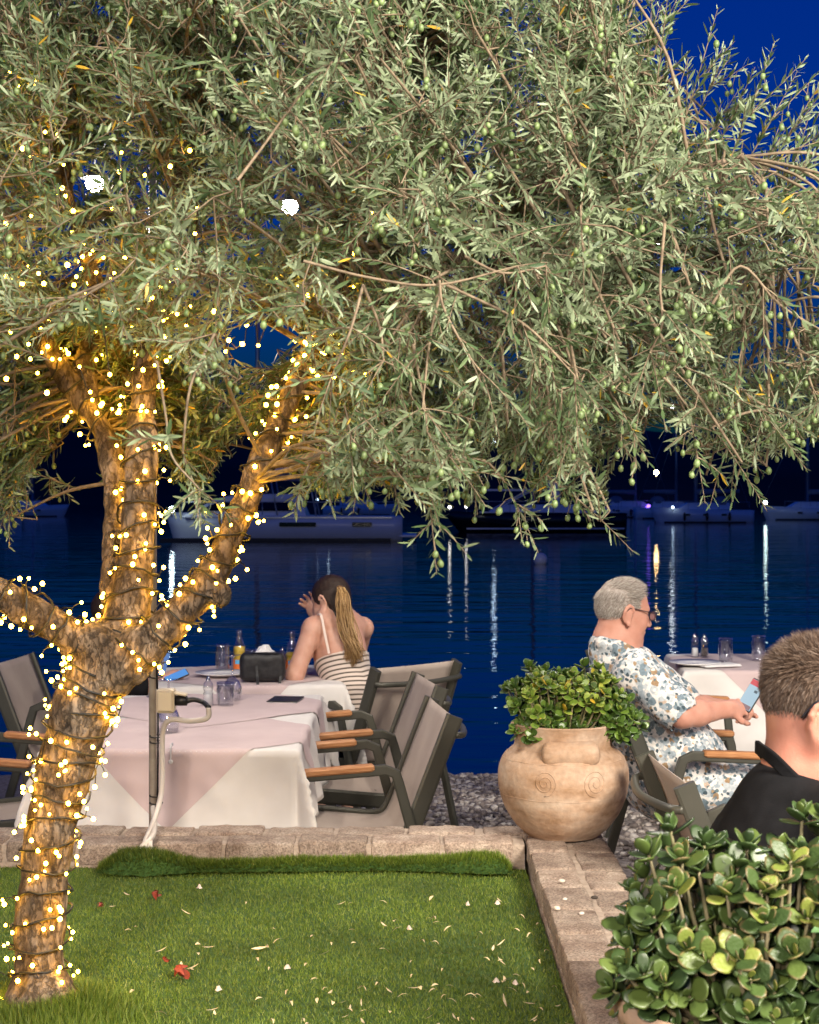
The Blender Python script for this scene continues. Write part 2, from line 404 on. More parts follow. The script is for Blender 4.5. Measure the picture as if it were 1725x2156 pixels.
# loose edge of the turf pushed up against the wall
def flap_c(t):
    x = -0.93+1.235*t; e = 1.0*math.exp(-((t-.10)/.10)**2)+.08+.62*math.exp(-((t-.96)/.13)**2)+.12*math.exp(-((t-.6)/.15)**2)+.06*math.sin(t*17)+.04*math.sin(t*41+1)
    return x, .030+.052*e, 4.895-.045-.012*math.sin(t*7)-.02*e
def flap(u, v):
    x, w, y0 = flap_c(u); a = PI*(v*1.12-.12); endf = min(1, u/.05, (1-u)/.03); 
    return (x, y0-math.cos(a)*w*-.55-.005, ZL+max(-.03, (math.sin(a)*w*.72)*(.25+.75*endf))+.004*mnoise.noise(Vector((x*30, v*9, 0))))
b_ = MB(); b_.grid(flap, 90, 12); fl = b_.build('turf_edge', M['soil'])
tag(fl, 'loose strip of turf edge curled up against the brick wall', 'turf edge')
n = 26000; uu = rng.random(n); vv = rng.random(n); P = np.array([flap(a, b) for a, b in zip(uu, vv)])
ang = PI*(vv*1.12-.12); nr = np.stack([np.zeros(n), np.cos(ang)*.9, np.sin(ang)], 1)
o = mkobj('pile', blades('turf_edge_pile', P, nr, .012, .024, .0011, .6), M['grass'], fl); o['kind'] = 'stuff'
# tuft around the tree foot
n = 14000; r = np.abs(rng.normal(0, .06, n))+.055; a = rng.uniform(0, 2*PI, n); tx = -.82+.04+np.cos(a)*r*1.3; ty = 3.52+np.sin(a)*r; 
tz = ZL+.045*np.exp(-((r-.055)/.045)**2)*(.6+.4*np.cos(a))
o = mkobj('turf_tuft', blades('turf_tuft', np.stack([tx, ty, tz-.01], 1), np.array([[0, 0, 1.]]), .018, .045, .0013, .8), M['grass'])
tag(o, 'bunched up turf around the foot of the olive trunk', 'grass', kind='stuff')

# ---- brick walls of the raised bed
def brick_mat():
    m, nt, b = nmat('tumbled_brick'); N, L = nt.nodes, nt.links; b.inputs['Roughness'].default_value = .92; b.inputs['Specular IOR Level'].default_value = .25
    tc = N.new('ShaderNodeTexCoord'); oi = N.new('ShaderNodeObjectInfo'); ad = N.new('ShaderNodeVectorMath'); ad.operation = 'ADD'; sc_ = N.new('ShaderNodeMath'); sc_.operation = 'MULTIPLY'; sc_.inputs[1].default_value = 9; L.new(oi.outputs['Random'], sc_.inputs[0]); L.new(tc.outputs['Object'], ad.inputs[0]); L.new(sc_.outputs[0], ad.inputs[1])
    def nz(s_, d, r=.6):
        n = N.new('ShaderNodeTexNoise'); n.inputs['Scale'].default_value = s_; n.inputs['Detail'].default_value = d; n.inputs['Roughness'].default_value = r; L.new(ad.outputs[0], n.inputs['Vector']); return n
    n1, n2, n3 = nz(13, 6), nz(150, 4, .75), nz(320, 2)
    c = N.new('ShaderNodeValToRGB'); e = c.color_ramp.elements; e[0].position = .3; e[0].color = (.26, .19, .15, 1); e[1].position = .72; e[1].color = (.54, .46, .38, 1); x = e.new(.5); x.color = (.40, .32, .26, 1); L.new(n1.outputs[0], c.inputs[0])
    c2 = N.new('ShaderNodeValToRGB'); e = c2.color_ramp.elements; e[0].position = .34; e[0].color = (.42, .40, .38, 1); e[1].position = .62; e[1].color = (1.15, 1.12, 1.1, 1); L.new(n2.outputs[0], c2.inputs[0])
    mi = N.new('ShaderNodeMix'); mi.data_type = 'RGBA'; mi.blend_type = 'MULTIPLY'; mi.inputs[0].default_value = 1; L.new(c.outputs[0], mi.inputs[6]); L.new(c2.outputs[0], mi.inputs[7])
    hs = N.new('ShaderNodeHueSaturation'); mr = N.new('ShaderNodeMapRange'); mr.inputs[3].default_value = .82; mr.inputs[4].default_value = 1.25; L.new(oi.outputs['Random'], mr.inputs[0]); L.new(mr.outputs[0], hs.inputs['Value']); L.new(mi.outputs[2], hs.inputs['Color']); L.new(hs.outputs[0], b.inputs['Base Color'])
    a2 = N.new('ShaderNodeMath'); L.new(n2.outputs[0], a2.inputs[0]); L.new(n3.outputs[0], a2.inputs[1]); bp = N.new('ShaderNodeBump'); bp.inputs['Strength'].default_value = 1; bp.inputs['Distance'].default_value = .004; L.new(a2.outputs[0], bp.inputs['Height']); L.new(bp.outputs[0], b.inputs['Normal']); return m
M['brick'] = brick_mat()
M['mortar'] = mat('mortar', (0.30, 0.235, 0.185), 0.95, (0.42, 0.34, 0.27), 30, 5, bump=(80, .7, .01))
BL, BW, BH = 0.222, 0.128, 0.066
def brick_mesh(i, L_, W_, H_):
    random.seed(100+i); nx, ny, nz = 12, 7, 4; b = MB()
    def warp(x, y, z):
        e = .011; 
        dx, dy, dz = L_/2-abs(x), W_/2-abs(y), H_/2-abs(z); s_ = sorted((dx, dy, dz)); r = max(0, e-s_[1])
        k = 1-r*.5/e*.12; p = Vector((x, y, z)); q = p*1.0
        ed = max(0, e-max(s_[0], s_[1])); sh = ed*.32
        q.x -= math.copysign(sh if dx < e else 0, x); q.y -= math.copysign(sh if dy < e else 0, y); q.z -= math.copysign(sh if dz < e else 0, z)
        nn = Vector((mnoise.noise(p*22+Vector((i*7, 0, 0))), mnoise.noise(p*22+Vector((0, i*7, 3))), mnoise.noise(p*22+Vector((5, 1, i*7)))))
        n2 = mnoise.noise(p*70+Vector((i*3, 2, 2)))
        return q+nn*.0035+p.normalized()*n2*.0022
    lin = lambda a, n: [(-a/2), (-a/2+.008)]+[-a/2+a*k/n for k in range(1, n)]+[(a/2-.008), a/2]
    X, Y, Z = lin(L_, nx), lin(W_, ny), lin(H_, nz)
    for (A, B, c, ax) in ((X, Y, H_/2, 2), (X, Y, -H_/2, 2), (X, Z, W_/2, 1), (X, Z, -W_/2, 1), (Y, Z, L_/2, 0), (Y, Z, -L_/2, 0)):
        vs = []; 
        for bb in B:
            for aa in A:
                p = [0, 0, 0]; o_ = [q for q in (0, 1, 2) if q != ax]; p[o_[0]] = aa; p[o_[1]] = bb; p[ax] = c; vs.append(warp(*p))
        nu = len(A); fs = []
        for j in range(len(B)-1):
            for k in range(nu-1):
                q = (j*nu+k, j*nu+k+1, (j+1)*nu+k+1, (j+1)*nu+k); flip = (c < 0) ^ (ax == 1); fs.append(q[::-1] if flip else q)
        b.add(vs, fs)
    return b.mesh('brick')
BRX = [brick_mesh(i, BL-.011, BW-.009, BH) for i in range(6)]
for m_ in BRX: m_.materials.append(M['brick'])
def lay(parent, p, rz, k, tilt=.012):
    o = mkobj('brick', BRX[k % 6], None, parent); o.location = p
    o.rotation_euler = (random.uniform(-tilt, tilt), random.uniform(-tilt, tilt)*.6, rz+random.choice((0, PI))+random.uniform(-.012, .012)); return o
random.seed(5)
WY0 = 4.90                                            # front face of the back wall
bw = empty('brick_wall', (-.8, WY0+.13, 0), 'low brick wall along the far edge of the lawn', 'wall')
bwl = Vector(bw.location)
b_ = MB(); b_.box(V(-.92, WY0+.13, .2235)-bwl, (2.54, .235, .62)); b_.build('mortar_bed', M['mortar'], bw, False)
for r in range(2):
    for k in range(12):
        x = .352-.03-BL/2-k*BL-(0.11 if r else 0); lay(bw, V(x, WY0+.064+r*.13, ZT-BH/2+random.uniform(-.004, .004))-bwl, 0, random.randrange(6))
    if r: lay(bw, V(.352-.03+.015, WY0+.064+.13, ZT-BH/2)-bwl, 0, 2)
for k in range(12): lay(bw, V(.352-.03-BL/2-k*BL-.1, WY0+.066, ZT-BH*1.5-.008)-bwl, 0, random.randrange(6))
swl = Vector((.482, 3.6, 0)); sw = empty('brick_wall', swl, 'low brick wall running toward the camera beside the lawn', 'wall')
b_ = MB(); b_.box(V(.482, 3.45, .2345)-swl, (.235, 3.3, .60)); b_.build('mortar_bed', M['mortar'], sw, False)
for r in range(2):
    for k in range(15):
        y = WY0-.0+.11-BL/2-k*BL-(0.11 if r else 0)+.1*r
        if y < 1.8: continue
        lay(sw, V(.352+.064+r*.13, y, ZT-BH/2+random.uniform(-.004, .004))-swl, PI/2, random.randrange(6))
for c in range(1, 7):
    for k in range(13): lay(sw, V(.352+.064+.13, WY0+.05-BL/2-k*BL-(.11 if c % 2 else 0), ZT-BH/2-c*(BH+.01))-swl, PI/2, random.randrange(6))
for k in range(12): lay(sw, V(.352+.066, WY0-.03-BL/2-k*BL-.1, ZT-BH*1.5-.008)-swl, PI/2, random.randrange(6))

# ------------------------------------------------------------------ boats across the water
M['gel'] = mat('white_gelcoat', (0.86, 0.86, 0.88), 0.3, (0.80, 0.80, 0.83), 1.2, 3, spec=.5)
M['navy'] = mat('dark_hull', (0.006, 0.007, 0.01), 0.25)
M['win'] = mat('smoked_window', (0.004, 0.004, 0.005), 0.12)
M['alu'] = mat('boat_alloy', (0.42, 0.43, 0.45), 0.35, metal=.7)
M['canvas'] = mat('grey_canvas', (0.20, 0.22, 0.27), 0.85, (0.26, 0.28, 0.33), 3, 3)
M['antif'] = mat('waterline_paint', (0.008, 0.008, 0.012), 0.5)
def em(name, c, s_): return mat(name, c, .5, emis=c, estr=s_)
def hull(b, L_, B_, fb, z0=-.25, rake=.9, sheer=.3, z1=None, n=26, stern=.8, grow=1.0):
    """a side-on hull: bow at +x; z0..z1 limits"""
    top = lambda t: fb*(1+sheer*t**2)
    prof = [(.0, -.25), (.55, -.2), (.86, .1), (.96, .5), (1.0, 1.0)]
    vs = []; fs = []; m = len(prof)
    for i in range(n):
        t = i/(n-1); hb = B_/2*(stern+(1-stern)*min(1, t*3))*(1-max(0, (t-.45)/.55)**2.2)+.02
        for sgn in (-1, 1):
            for (w, q) in (prof if sgn < 0 else prof[::-1]):
                z = (q*top(t) if q > 0 else q*1.0)*grow; x = -L_/2+L_*t*.93+rake*max(0, t-.3)/.7*max(0, q)*.8*t; vs.append((x, sgn*hb*w*grow, z))
    k = 2*m
    for i in range(n-1):
        for j in range(k-1): fs.append((i*k+j, (i+1)*k+j, (i+1)*k+j+1, i*k+j+1))
        fs.append((i*k+k-1, (i+1)*k+k-1, (i+1)*k, i*k))
    fs.append(tuple(range(k))); fs.append(tuple((n-1)*k+j for j in range(k-1, -1, -1)))
    b.add(vs, fs)
def deckhouse(b, x0, x1, w, z0, z1, rk0=.2, rk1=.6, taper=.85):
    vs = [(x0, -w/2, z0), (x1, -w/2*.9, z0), (x1, w/2*.9, z0), (x0, w/2, z0), (x0+rk0, -w/2*taper, z1), (x1-rk1, -w/2*taper*.9, z1), (x1-rk1, w/2*taper*.9, z1), (x0+rk0, w/2*taper, z1)]
    b.add(vs, [(0, 3, 2, 1), (4, 5, 6, 7), (0, 1, 5, 4), (1, 2, 6, 5), (2, 3, 7, 6), (3, 0, 4, 7)], True)
def boat(name, u, d, flip, label, cat='boat', group='boats moored across the bay', rz=0.0):
    e = empty(name, ((u-CX)/F*d, d, ZW), label, cat, group); e.rotation_euler = (0, 0, (PI if flip else 0)+rz); return e
def part(name, m, par, fn, smooth=True):
    b = MB(); fn(b); return b.build(name, m, par, smooth)
def rail(b, pts, zt, r=.02):
    b.tube([(x, y, z+zt) for x, y, z in pts], r, 5)
    for x, y, z in pts: b.tube([(x, y, z), (x, y, z+zt)], r*.8, 5)
# big white yacht (bow to the left, flat transom on the right)
d1 = 68.0; L1 = 10.3
y1 = boat('motor_yacht', 590, d1, True, 'large white yacht with two dark hull windows moored at left')
hullobj = part('hull', M['gel'], y1, lambda b: hull(b, L1, 3.6, 1.02, rake=.5, sheer=.16, stern=.98))
part('waterline_stripe', M['antif'], hullobj, lambda b: (b.box((0.05, 1.65, .06), (L1*.92, .4, .14)), b.box((-.1, 1.62, .02), (L1*.8, .42, .1))), False)
def hwin(x, w): return part('window', M['win'], hullobj, lambda b: b.box((x, 1.80, .70), (w, .1, .17), bev=.02), False)
hwin(-.86, 1.5); hwin(-3.5, .8)
part('rub_rail', M['alu'], hullobj, lambda b: b.box((-.3, 1.79, .98), (L1*.86, .06, .05)), False)
cab = part('cabin', M['gel'], y1, lambda b: (deckhouse(b, -1.2, 4.0, 2.6, 1.0, 1.75, .3, 1.4), deckhouse(b, -.9, 2.6, 2.4, 1.74, 1.95, .2, .9, .95)))
part('window', M['win'], cab, lambda b: deckhouse(b, -.6, 3.3, 2.64, 1.25, 1.62, .2, .8, .88), False)
part('bimini', M['canvas'], y1, lambda b: (b.box((-1.6, 0, 2.7), (3.4, 2.8, .12), bev=.05), deckhouse(b, -3.3, 0.2, 2.9, 2.5, 2.72, .6, .6, .9)))
for x_ in (-3.1, -1.6, 0):
    for s_ in (-1, 1): part('bimini_pole', M['alu'], y1, lambda b: b.tube([(x_, s_*1.3, 1.0), (x_+.3, s_*1.3, 2.65)], .035, 6))
part('mast', M['alu'], y1, lambda b: b.tube([(1.0, 0, 1.7), (.9, 0, 14)], [.11, .08], 8))
part('boom', M['gel'], y1, lambda b: b.tube([(.9, 0, 2.95), (-3.5, 0, 3.15)], [.22, .13], 8))
part('guard_rail', M['alu'], y1, lambda b: rail(b, [(-4.9+k*1.1, 1.6, 1.02) for k in range(9)], .6))
part('swim_platform', M['gel'], y1, lambda b: b.box((-5.4, 0, .22), (.7, 3.2, .1), bev=.02), False)
part('bow_roller', M['alu'], y1, lambda b: b.tube([(4.6, .0, 1.1), (5.3, 0, 1.05), (5.35, 0, .3)], .05, 6))
# dark hulled yacht
y2 = boat('sailing_yacht', 1130, 83.0, True, 'dark hulled yacht with a pale stripe and stern arch at centre', rz=.04)
h2 = part('hull', M['navy'], y2, lambda b: hull(b, 8.9, 2.9, .98, rake=1.3, sheer=.12, stern=.9))
part('stripe', M['gel'], h2, lambda b: b.box((-.3, 1.35, .2), (8.0, .2, .07)), False)
part('deck', M['gel'], h2, lambda b: b.box((-.5, 0, 1.02), (7.0, 2.4, .06)), False)
part('cabin', M['gel'], y2, lambda b: deckhouse(b, -2.2, 2.4, 1.9, 1.05, 1.4, .2, .9))
part('stern_arch', M['gel'], y2, lambda b: (b.box((-.9, 1.0, 1.9), (.35, .12, 1.8)), b.box((-.9, -1.0, 1.9), (.35, .12, 1.8)), b.box((-.9, 0, 2.8), (.4, 2.2, .12)), b.box((1.1, 1.0, 2.15), (3.7, .08, .1)), b.tube([(2.3, 1, 1.1), (.4, 1, 2.1)], .04, 6), b.tube([(2.3, -1, 1.1), (.4, -1, 2.1)], .04, 6)), False)
part('mast', M['alu'], y2, lambda b: b.tube([(.2, 0, 1.3), (.2, 0, 13)], [.1, .07], 8))
part('guard_rail', M['alu'], y2, lambda b: rail(b, [(-4.0+k*1.1, 1.3, 1.02) for k in range(8)], .55, .018))
def sailboat(u, d, L_, label, masth, flip=False, extra=0):
    e = boat('sailboat', u, d, flip, label)
    h = part('hull', M['gel'], e, lambda b: hull(b, L_, L_*.32, .85, rake=.7, sheer=.25))
    part('waterline_stripe', M['antif'], h, lambda b: b.box((-.1, (-1 if flip else 1)*-L_*.15, .04), (L_*.8, .1, .1)), False)
    for k in range(3): part('window', M['win'], h, lambda b: b.box((-L_*.2+k*L_*.18, (1 if flip else -1)*L_*.158, .55), (.35, .06, .12)), False)
    part('cabin', M['gel'], e, lambda b: deckhouse(b, -L_*.28, L_*.25, L_*.2, .9, 1.35, .1, .8))
    part('mast', M['alu'], e, lambda b: (b.tube([(L_*.05, 0, 1.2), (L_*.05, 0, masth)], [.09, .06], 8), b.box((L_*.05, 0, masth*.6), (.06, 1.2, .05))))
    part('boom', M['canvas'], e, lambda b: b.tube([(L_*.05, 0, 2.1), (-L_*.38, 0, 2.15)], [.2, .12], 8))
    part('rigging', M['alu'], e, lambda b: [b.tube([(x, y, 1.0), (L_*.05, 0, masth*.97)], .012, 4) for x, y in ((L_*.5, 0), (-L_*.48, 0), (L_*.05, .8), (L_*.05, -.8))])
    part('sprayhood', M['canvas'], e, lambda b: b.ell((-L_*.2, 0, 1.35), (.6, L_*.1, .45)))
    part('guard_rail', M['alu'], e, lambda b: rail(b, [(-L_*.45+k*L_*.15, (1 if flip else -1)*L_*.145, .9) for k in range(6)], .5, .016))
    for k in range(2+extra): part('fender', M['navy'], e, lambda b: b.ell((-L_*.25+k*L_*.22, (1 if flip else -1)*L_*.172, .42), (.1, .1, .3)))
    return e
sailboat(1476, 110, 6.9, 'white sailboat with a tall mast moored right of centre', 11.0, True, 1)
sailboat(1330, 135, 6.5, 'small dim sailboat farther off beside the purple lights', 10.0)
sailboat(1712, 122, 8.0, 'white sailboat with covered boom at the right edge', 9.0, True)
sailboat(1416, 128, 6.0, 'distant sailboat whose mast carries a white top light', 9.0)
sailboat(760, 150, 7.0, 'faint sailboat far behind the big white yacht', 12.0)
sailboat(60, 140, 7.0, 'faint sailboat at the far left behind the leaves', 10.0)
bu = empty('mooring_buoy', ((1138-CX)/F*45, 45, ZW), 'small white mooring buoy floating below the dark hulled yacht', 'buoy')
b_ = MB(); b_.ell((0, 0, .12), (.2, .2, .2)); b_.build('float', M['gel'], bu); b_ = MB(); b_.tube([(0, 0, .3), (0, 0, .45)], .03, 6); b_.build('stem', M['alu'], bu)
# small lamps on boats and along the far shore
def glow(name, u, v, d, r, c, s_, label, cat='lamp', group='small lights across the bay'):
    p = W(u, v, d); e = empty(name, p, label, cat, group); b = MB(); b.ell((0, 0, 0), (r, r, r), 8, 5)
    b.build('bulb', em(name+'_glow', c, s_), e); b = MB(); b.tube([(0, .02, -r*.8), (0, .02, -r*3)], r*.3, 5); b.build('holder', M['alu'], e)
glow('boat_lamp', 362, 1072, 66, .11, (.75, .95, 1), 46, 'white lamp at the bow of the big yacht seen beside the trunk')
glow('boat_lamp', 668, 1052, 70, .055, (.5, .72, 1), 6, 'left one of two pale blue lamps above the big yacht')
glow('boat_lamp', 692, 1052, 70, .055, (.6, .8, 1), 6, 'right one of two pale blue lamps above the big yacht')
glow('boat_lamp', 947, 1068, 80, .07, (1, .95, .85), 15, 'white lamp at the bow of the dark hulled yacht')
glow('boat_lamp', 982, 1066, 81, .07, (1, .95, .9), 12, 'white lamp just above the deck of the dark hulled yacht')
glow('mast_lamp', 1040, 930, 95, .12, (.6, .8, 1), 22, 'pale blue mast lamp hidden among the olive leaves')
glow('mast_lamp', 1415, 857, 127, .15, (.9, .97, 1), 26, 'white lamp at the top of a distant mast')
glow('shore_lamp', 1382, 995, 290, .42, (1, .62, .28), 130, 'orange street lamp on the far shore')
glow('boat_lamp', 1366, 1066, 134, .16, (.22, .10, 1), 6, 'purple lamp on the dim distant sailboat')
glow('boat_lamp', 1359, 1074, 134, .12, (.3, .12, 1), 6, 'lower purple lamp on the dim distant sailboat')
glow('boat_lamp', 1612, 1058, 118, .14, (.75, 1, .95), 25, 'greenish white lamp left of the sailboat at the right edge')
glow('boat_lamp', 1417, 1068, 109, .09, (.6, .8, 1), 7, 'tiny white lamp on the cabin of the sailboat right of centre')
# ------------------------------------------------------------------ olive tree
def bark_mat():
    m, nt, b = nmat('olive_bark'); N, L = nt.nodes, nt.links; b.inputs['Roughness'].default_value = .9; b.inputs['Specular IOR Level'].default_value = .25
    tc = N.new('ShaderNodeTexCoord'); mp = N.new('ShaderNodeMapping'); mp.inputs['Scale'].default_value = (1, 1, .45); L.new(tc.outputs['Object'], mp.inputs[0])
    n1 = N.new('ShaderNodeTexNoise'); n1.inputs['Scale'].default_value = 34; n1.inputs['Detail'].default_value = 9; n1.inputs['Roughness'].default_value = .68; L.new(mp.outputs[0], n1.inputs['Vector'])
    n2 = N.new('ShaderNodeTexNoise'); n2.inputs['Scale'].default_value = 9; n2.inputs['Detail'].default_value = 5; L.new(tc.outputs['Object'], n2.inputs['Vector'])
    vo = N.new('ShaderNodeTexVoronoi'); vo.feature = 'DISTANCE_TO_EDGE'; vo.inputs['Scale'].default_value = 52; wn_ = N.new('ShaderNodeMix'); wn_.data_type = 'RGBA'; wn_.blend_type = 'LINEAR_LIGHT'; wn_.inputs[0].default_value = .035; L.new(mp.outputs[0], wn_.inputs[6]); L.new(n1.outputs['Color'], wn_.inputs[7]); L.new(wn_.outputs[2], vo.inputs['Vector'])
    c1 = N.new('ShaderNodeValToRGB'); e = c1.color_ramp.elements; e[0].position = .33; e[0].color = (.05, .036, .025, 1); e[1].position = .66; e[1].color = (.36, .28, .20, 1); x = e.new(.5); x.color = (.19, .14, .095, 1)
    L.new(n1.outputs[0], c1.inputs[0])
    c2 = N.new('ShaderNodeValToRGB'); e = c2.color_ramp.elements; e[0].position = .35; e[0].color = (.35, .32, .30, 1); e[1].position = .62; e[1].color = (1, 1, 1, 1); L.new(n2.outputs[0], c2.inputs[0])
    mi = N.new('ShaderNodeMix'); mi.data_type = 'RGBA'; mi.blend_type = 'MULTIPLY'; mi.inputs[0].default_value = 1; L.new(c1.outputs[0], mi.inputs[6]); L.new(c2.outputs[0], mi.inputs[7]); mr = N.new('ShaderNodeMapRange'); mr.inputs[2].default_value = .10; mr.inputs[4].default_value = .5; L.new(vo.outputs['Distance'], mr.inputs[0])
    mk = N.new('ShaderNodeMapRange'); mk.inputs[2].default_value = .07; mk.inputs[3].default_value = .35; L.new(vo.outputs['Distance'], mk.inputs[0]); m4 = N.new('ShaderNodeMix'); m4.data_type = 'RGBA'; m4.blend_type = 'MULTIPLY'; m4.inputs[0].default_value = .8; L.new(mi.outputs[2], m4.inputs[6]); L.new(mk.outputs[0], m4.inputs[7]); L.new(m4.outputs[2], b.inputs['Base Color'])
    ad = N.new('ShaderNodeMath'); L.new(n1.outputs[0], ad.inputs[0]); L.new(mr.outputs[0], ad.inputs[1])
    bp = N.new('ShaderNodeBump'); bp.inputs['Strength'].default_value = .9; bp.inputs['Distance'].default_value = .011; L.new(ad.outputs[0], bp.inputs['Height']); L.new(bp.outputs[0], b.inputs['Normal'])
    return m
M['bark'] = bark_mat()
M['twig'] = mat('olive_twig', (0.13, 0.095, 0.06), 0.8, (0.24, 0.185, 0.12), 60, 3)
LIMB = {
 'trunk': [(80, 2150, 3.56, 150), (82, 2100, 3.57, 136), (86, 1950, 3.58, 128), (101, 1800, 3.59, 122), (126, 1660, 3.60, 138), (152, 1560, 3.60, 150), (186, 1460, 3.60, 158), (222, 1385, 3.60, 150)],
 'left': [(215, 1400, 3.60, 110), (165, 1352, 3.58, 92), (105, 1310, 3.55, 84), (45, 1278, 3.52, 80), (-20, 1240, 3.5, 74), (-110, 1170, 3.46, 66), (-180, 1050, 3.4, 52), (-210, 880, 3.3, 36)],
 'mid': [(240, 1400, 3.61, 110), (268, 1310, 3.63, 100), (285, 1200, 3.66, 86), (291, 1090, 3.7, 74), (296, 960, 3.74, 66), (300, 850, 3.78, 60), (314, 745, 3.8, 54), (335, 620, 3.84, 44), (360, 470, 3.86, 36), (390, 300, 3.9, 28), (420, 120, 3.9, 20)],
 'mid_left': [(255, 1300, 3.66, 80), (249, 1180, 3.72, 66), (246, 1080, 3.78, 58), (240, 985, 3.82, 56), (222, 918, 3.84, 56), (186, 858, 3.86, 50), (130, 780, 3.86, 42), (85, 690, 3.85, 38), (40, 560, 3.84, 32), (0, 400, 3.8, 26)],
 'mid_left_b': [(186, 858, 3.86, 44), (180, 760, 3.9, 40), (205, 640, 3.92, 34), (190, 560, 3.92, 32), (150, 430, 3.9, 26), (120, 250, 3.88, 20)],
 'right': [(236, 1420, 3.58, 120), (300, 1362, 3.56, 98), (375, 1296, 3.56, 84), (427, 1240, 3.58, 78), (466, 1172, 3.6, 70), (502, 1090, 3.63, 66), (540, 1000, 3.66, 62), (580, 915, 3.7, 54), (612, 840, 3.72, 48), (636, 765, 3.72, 44), (690, 705, 3.7, 38), (790, 645, 3.68, 34), (900, 610, 3.64, 32), (1050, 560, 3.6, 28), (1220, 470, 3.55, 24), (1400, 380, 3.5, 20), (1560, 330, 3.45, 14)],
 'right_b': [(620, 825, 3.72, 40), (690, 690, 3.8, 34), (720, 560, 3.85, 30), (760, 400, 3.85, 26), (820, 220, 3.85, 20), (860, 60, 3.85, 14)],
 'right_c': [(900, 610, 3.64, 28), (1050, 450, 3.75, 24), (1200, 350, 3.8, 20), (1300, 220, 3.85, 14)],
 'right_d': [(1050, 560, 3.6, 26), (1250, 560, 3.7, 22), (1420, 520, 3.75, 18), (1600, 560, 3.8, 14), (1750, 560, 3.8, 10)],
}
LP = {}
for nme, pts in LIMB.items():
    P = [W(u, v, d) for u, v, d, w in pts]; wk = {'trunk': .80, 'left': .84, 'right': .86}.get(nme, .93); R = [w*wk/2/F*d for u, v, d, w in pts]; LP[nme] = (bez(P, 6), lerp_list(R, 6))
S = SDF((-1.2, 3.2, .36), (.75, 4.2, 2.75), .0065)
for nme, (P, R) in LP.items():
    for i in range(0, len(P)-1): S.rc(P[i], P[i+1], R[i], R[i+1], .018 if (i < 7 and nme != 'trunk') else .0015)
S.el(W(466, 1256, 3.56), (.02, .02, .026), k=.02); S.el(W(205, 1345, 3.57), (.04, .04, .03), k=.03); S.el(W(140, 1500, 3.56), (.03, .03, .05), k=.04)
for (u, v) in ((60, 2120), (120, 2118), (88, 2130)): S.el(W(u, v, 3.53), (.05, .05, .05), k=.05)
def barkd(p):
    q = Vector((p.x, p.y, p.z*.35)); return .007*mnoise.noise(p*11)+.0055*mnoise.noise(q*42)+.003*mnoise.noise(q*95)
tree_loc = W(82, 2118, 3.57)
tree = empty('olive_tree', tree_loc, 'olive tree with leaning trunk wound in fairy lights and wide leafy crown', 'tree')
tr = mkobj('trunk', S.mesh('trunk', barkd, 1), M['bark'], tree); tr.location = -tree_loc
INV = Matrix.Translation(-tree_loc)

# ---- crown: shoots with paired leaves inside a real volume
POLY = [(-260, 1120), (35, 1145), (72, 1050), (190, 1065), (330, 1065), (430, 1098), (480, 1000), (560, 935), (600, 1060), (690, 1105), (770, 1070), (860, 1065), (915, 1195), (960, 1075), (1050, 1060), (1130, 1155), (1180, 1080), (1310, 1168), (1335, 1140), (1270, 1020), (1375, 925), (1450, 1010), (1490, 1050), (1510, 960), (1600, 1065), (1645, 1030), (1640, 960), (1700, 985), (1960, 960), (1960, 400), (1725, 400), (1640, 355), (1560, 300), (1490, 250), (1410, 165), (1345, 50), (1310, -60), (1270, -330), (-260, -330)]
HOLES = [(610, 435, 3, 3), (200, 385, -3, -3), (1390, 515, -5, -5), (555, 735, 75, 38), (1668, 640, 52, 62), (1622, 745, 70, 38), (182, 588, 45, 26), (160, 950, 62, 62), (520, 975, 48, 42), (400, 25, 20, 2), (1655, 375, 50, 26), (330, 985, 16, 40)]
def inpoly(u, v):
    c = False; n = len(POLY); j = n-1
    for i in range(n):
        (x1, y1_), (x2, y2_) = POLY[i], POLY[j]
        if (y1_ > v) != (y2_ > v) and u < (x2-x1)*(v-y1_)/(y2_-y1_)+x1: c = not c
        j = i
    return c
def hole(u, v): nzh = .85+.55*mnoise.noise(Vector((u*.02, v*.02, 4))); return any(((u-a)/(c+22))**2+((v-b)/(d+22))**2 < nzh for a, b, c, d in HOLES)
CC = Vector((.06, 3.72, 2.28))
def vol(p):   # crown ellipsoids in the world
    for c, r in (((-.45, 3.75, 2.15), (.95, .95, .85)), ((.35, 3.65, 2.2), (.9, 1.0, .78)), ((.85, 3.6, 2.05), (.75, .8, .66)), ((0, 3.8, 2.6), (1.1, 1.0, .7)), ((.2, 3.4, 1.75), (1.2, .75, .36))):
        if sum(((p[i]-c[i])/r[i])**2 for i in range(3)) < 1: return True
    return False
nodes = []
for nme in ('mid', 'mid_left', 'mid_left_b', 'right', 'right_b', 'right_c', 'right_d', 'left'):
    P, R = LP[nme]
    for p, r in zip(P, R):
        if p.z > 1.62: nodes.append((p, r))
random.seed(21)
shoots = []; twigs = MB(); centers = []
def rand_in():
    while True:
        p = Vector((random.uniform(-1.25, 1.35), random.uniform(3.05, 4.75), random.uniform(1.45, 3.0)))
        u, v = PX(p)
        if not (-240 < u < 1940 and v > -260): continue
        if u < 690 and v > 740-(60 if u < 330 else 0) and p.y < 3.92: continue
        if vol(p) and inpoly(u, v+45) and not hole(u, v): return p, u, v
def add_branch(a, b, r0, r1, sag=.05):
    mid = (a+b)/2+Vector((random.uniform(-.03, .03), random.uniform(-.03, .03), random.uniform(.0, .04))); P = bez([a, mid, b], 4)
    twigs.tube(P, lerp_list([r0, (r0+r1)/2*1.05, r1], 4), 5, False); return P
NC = 760
BACK = []
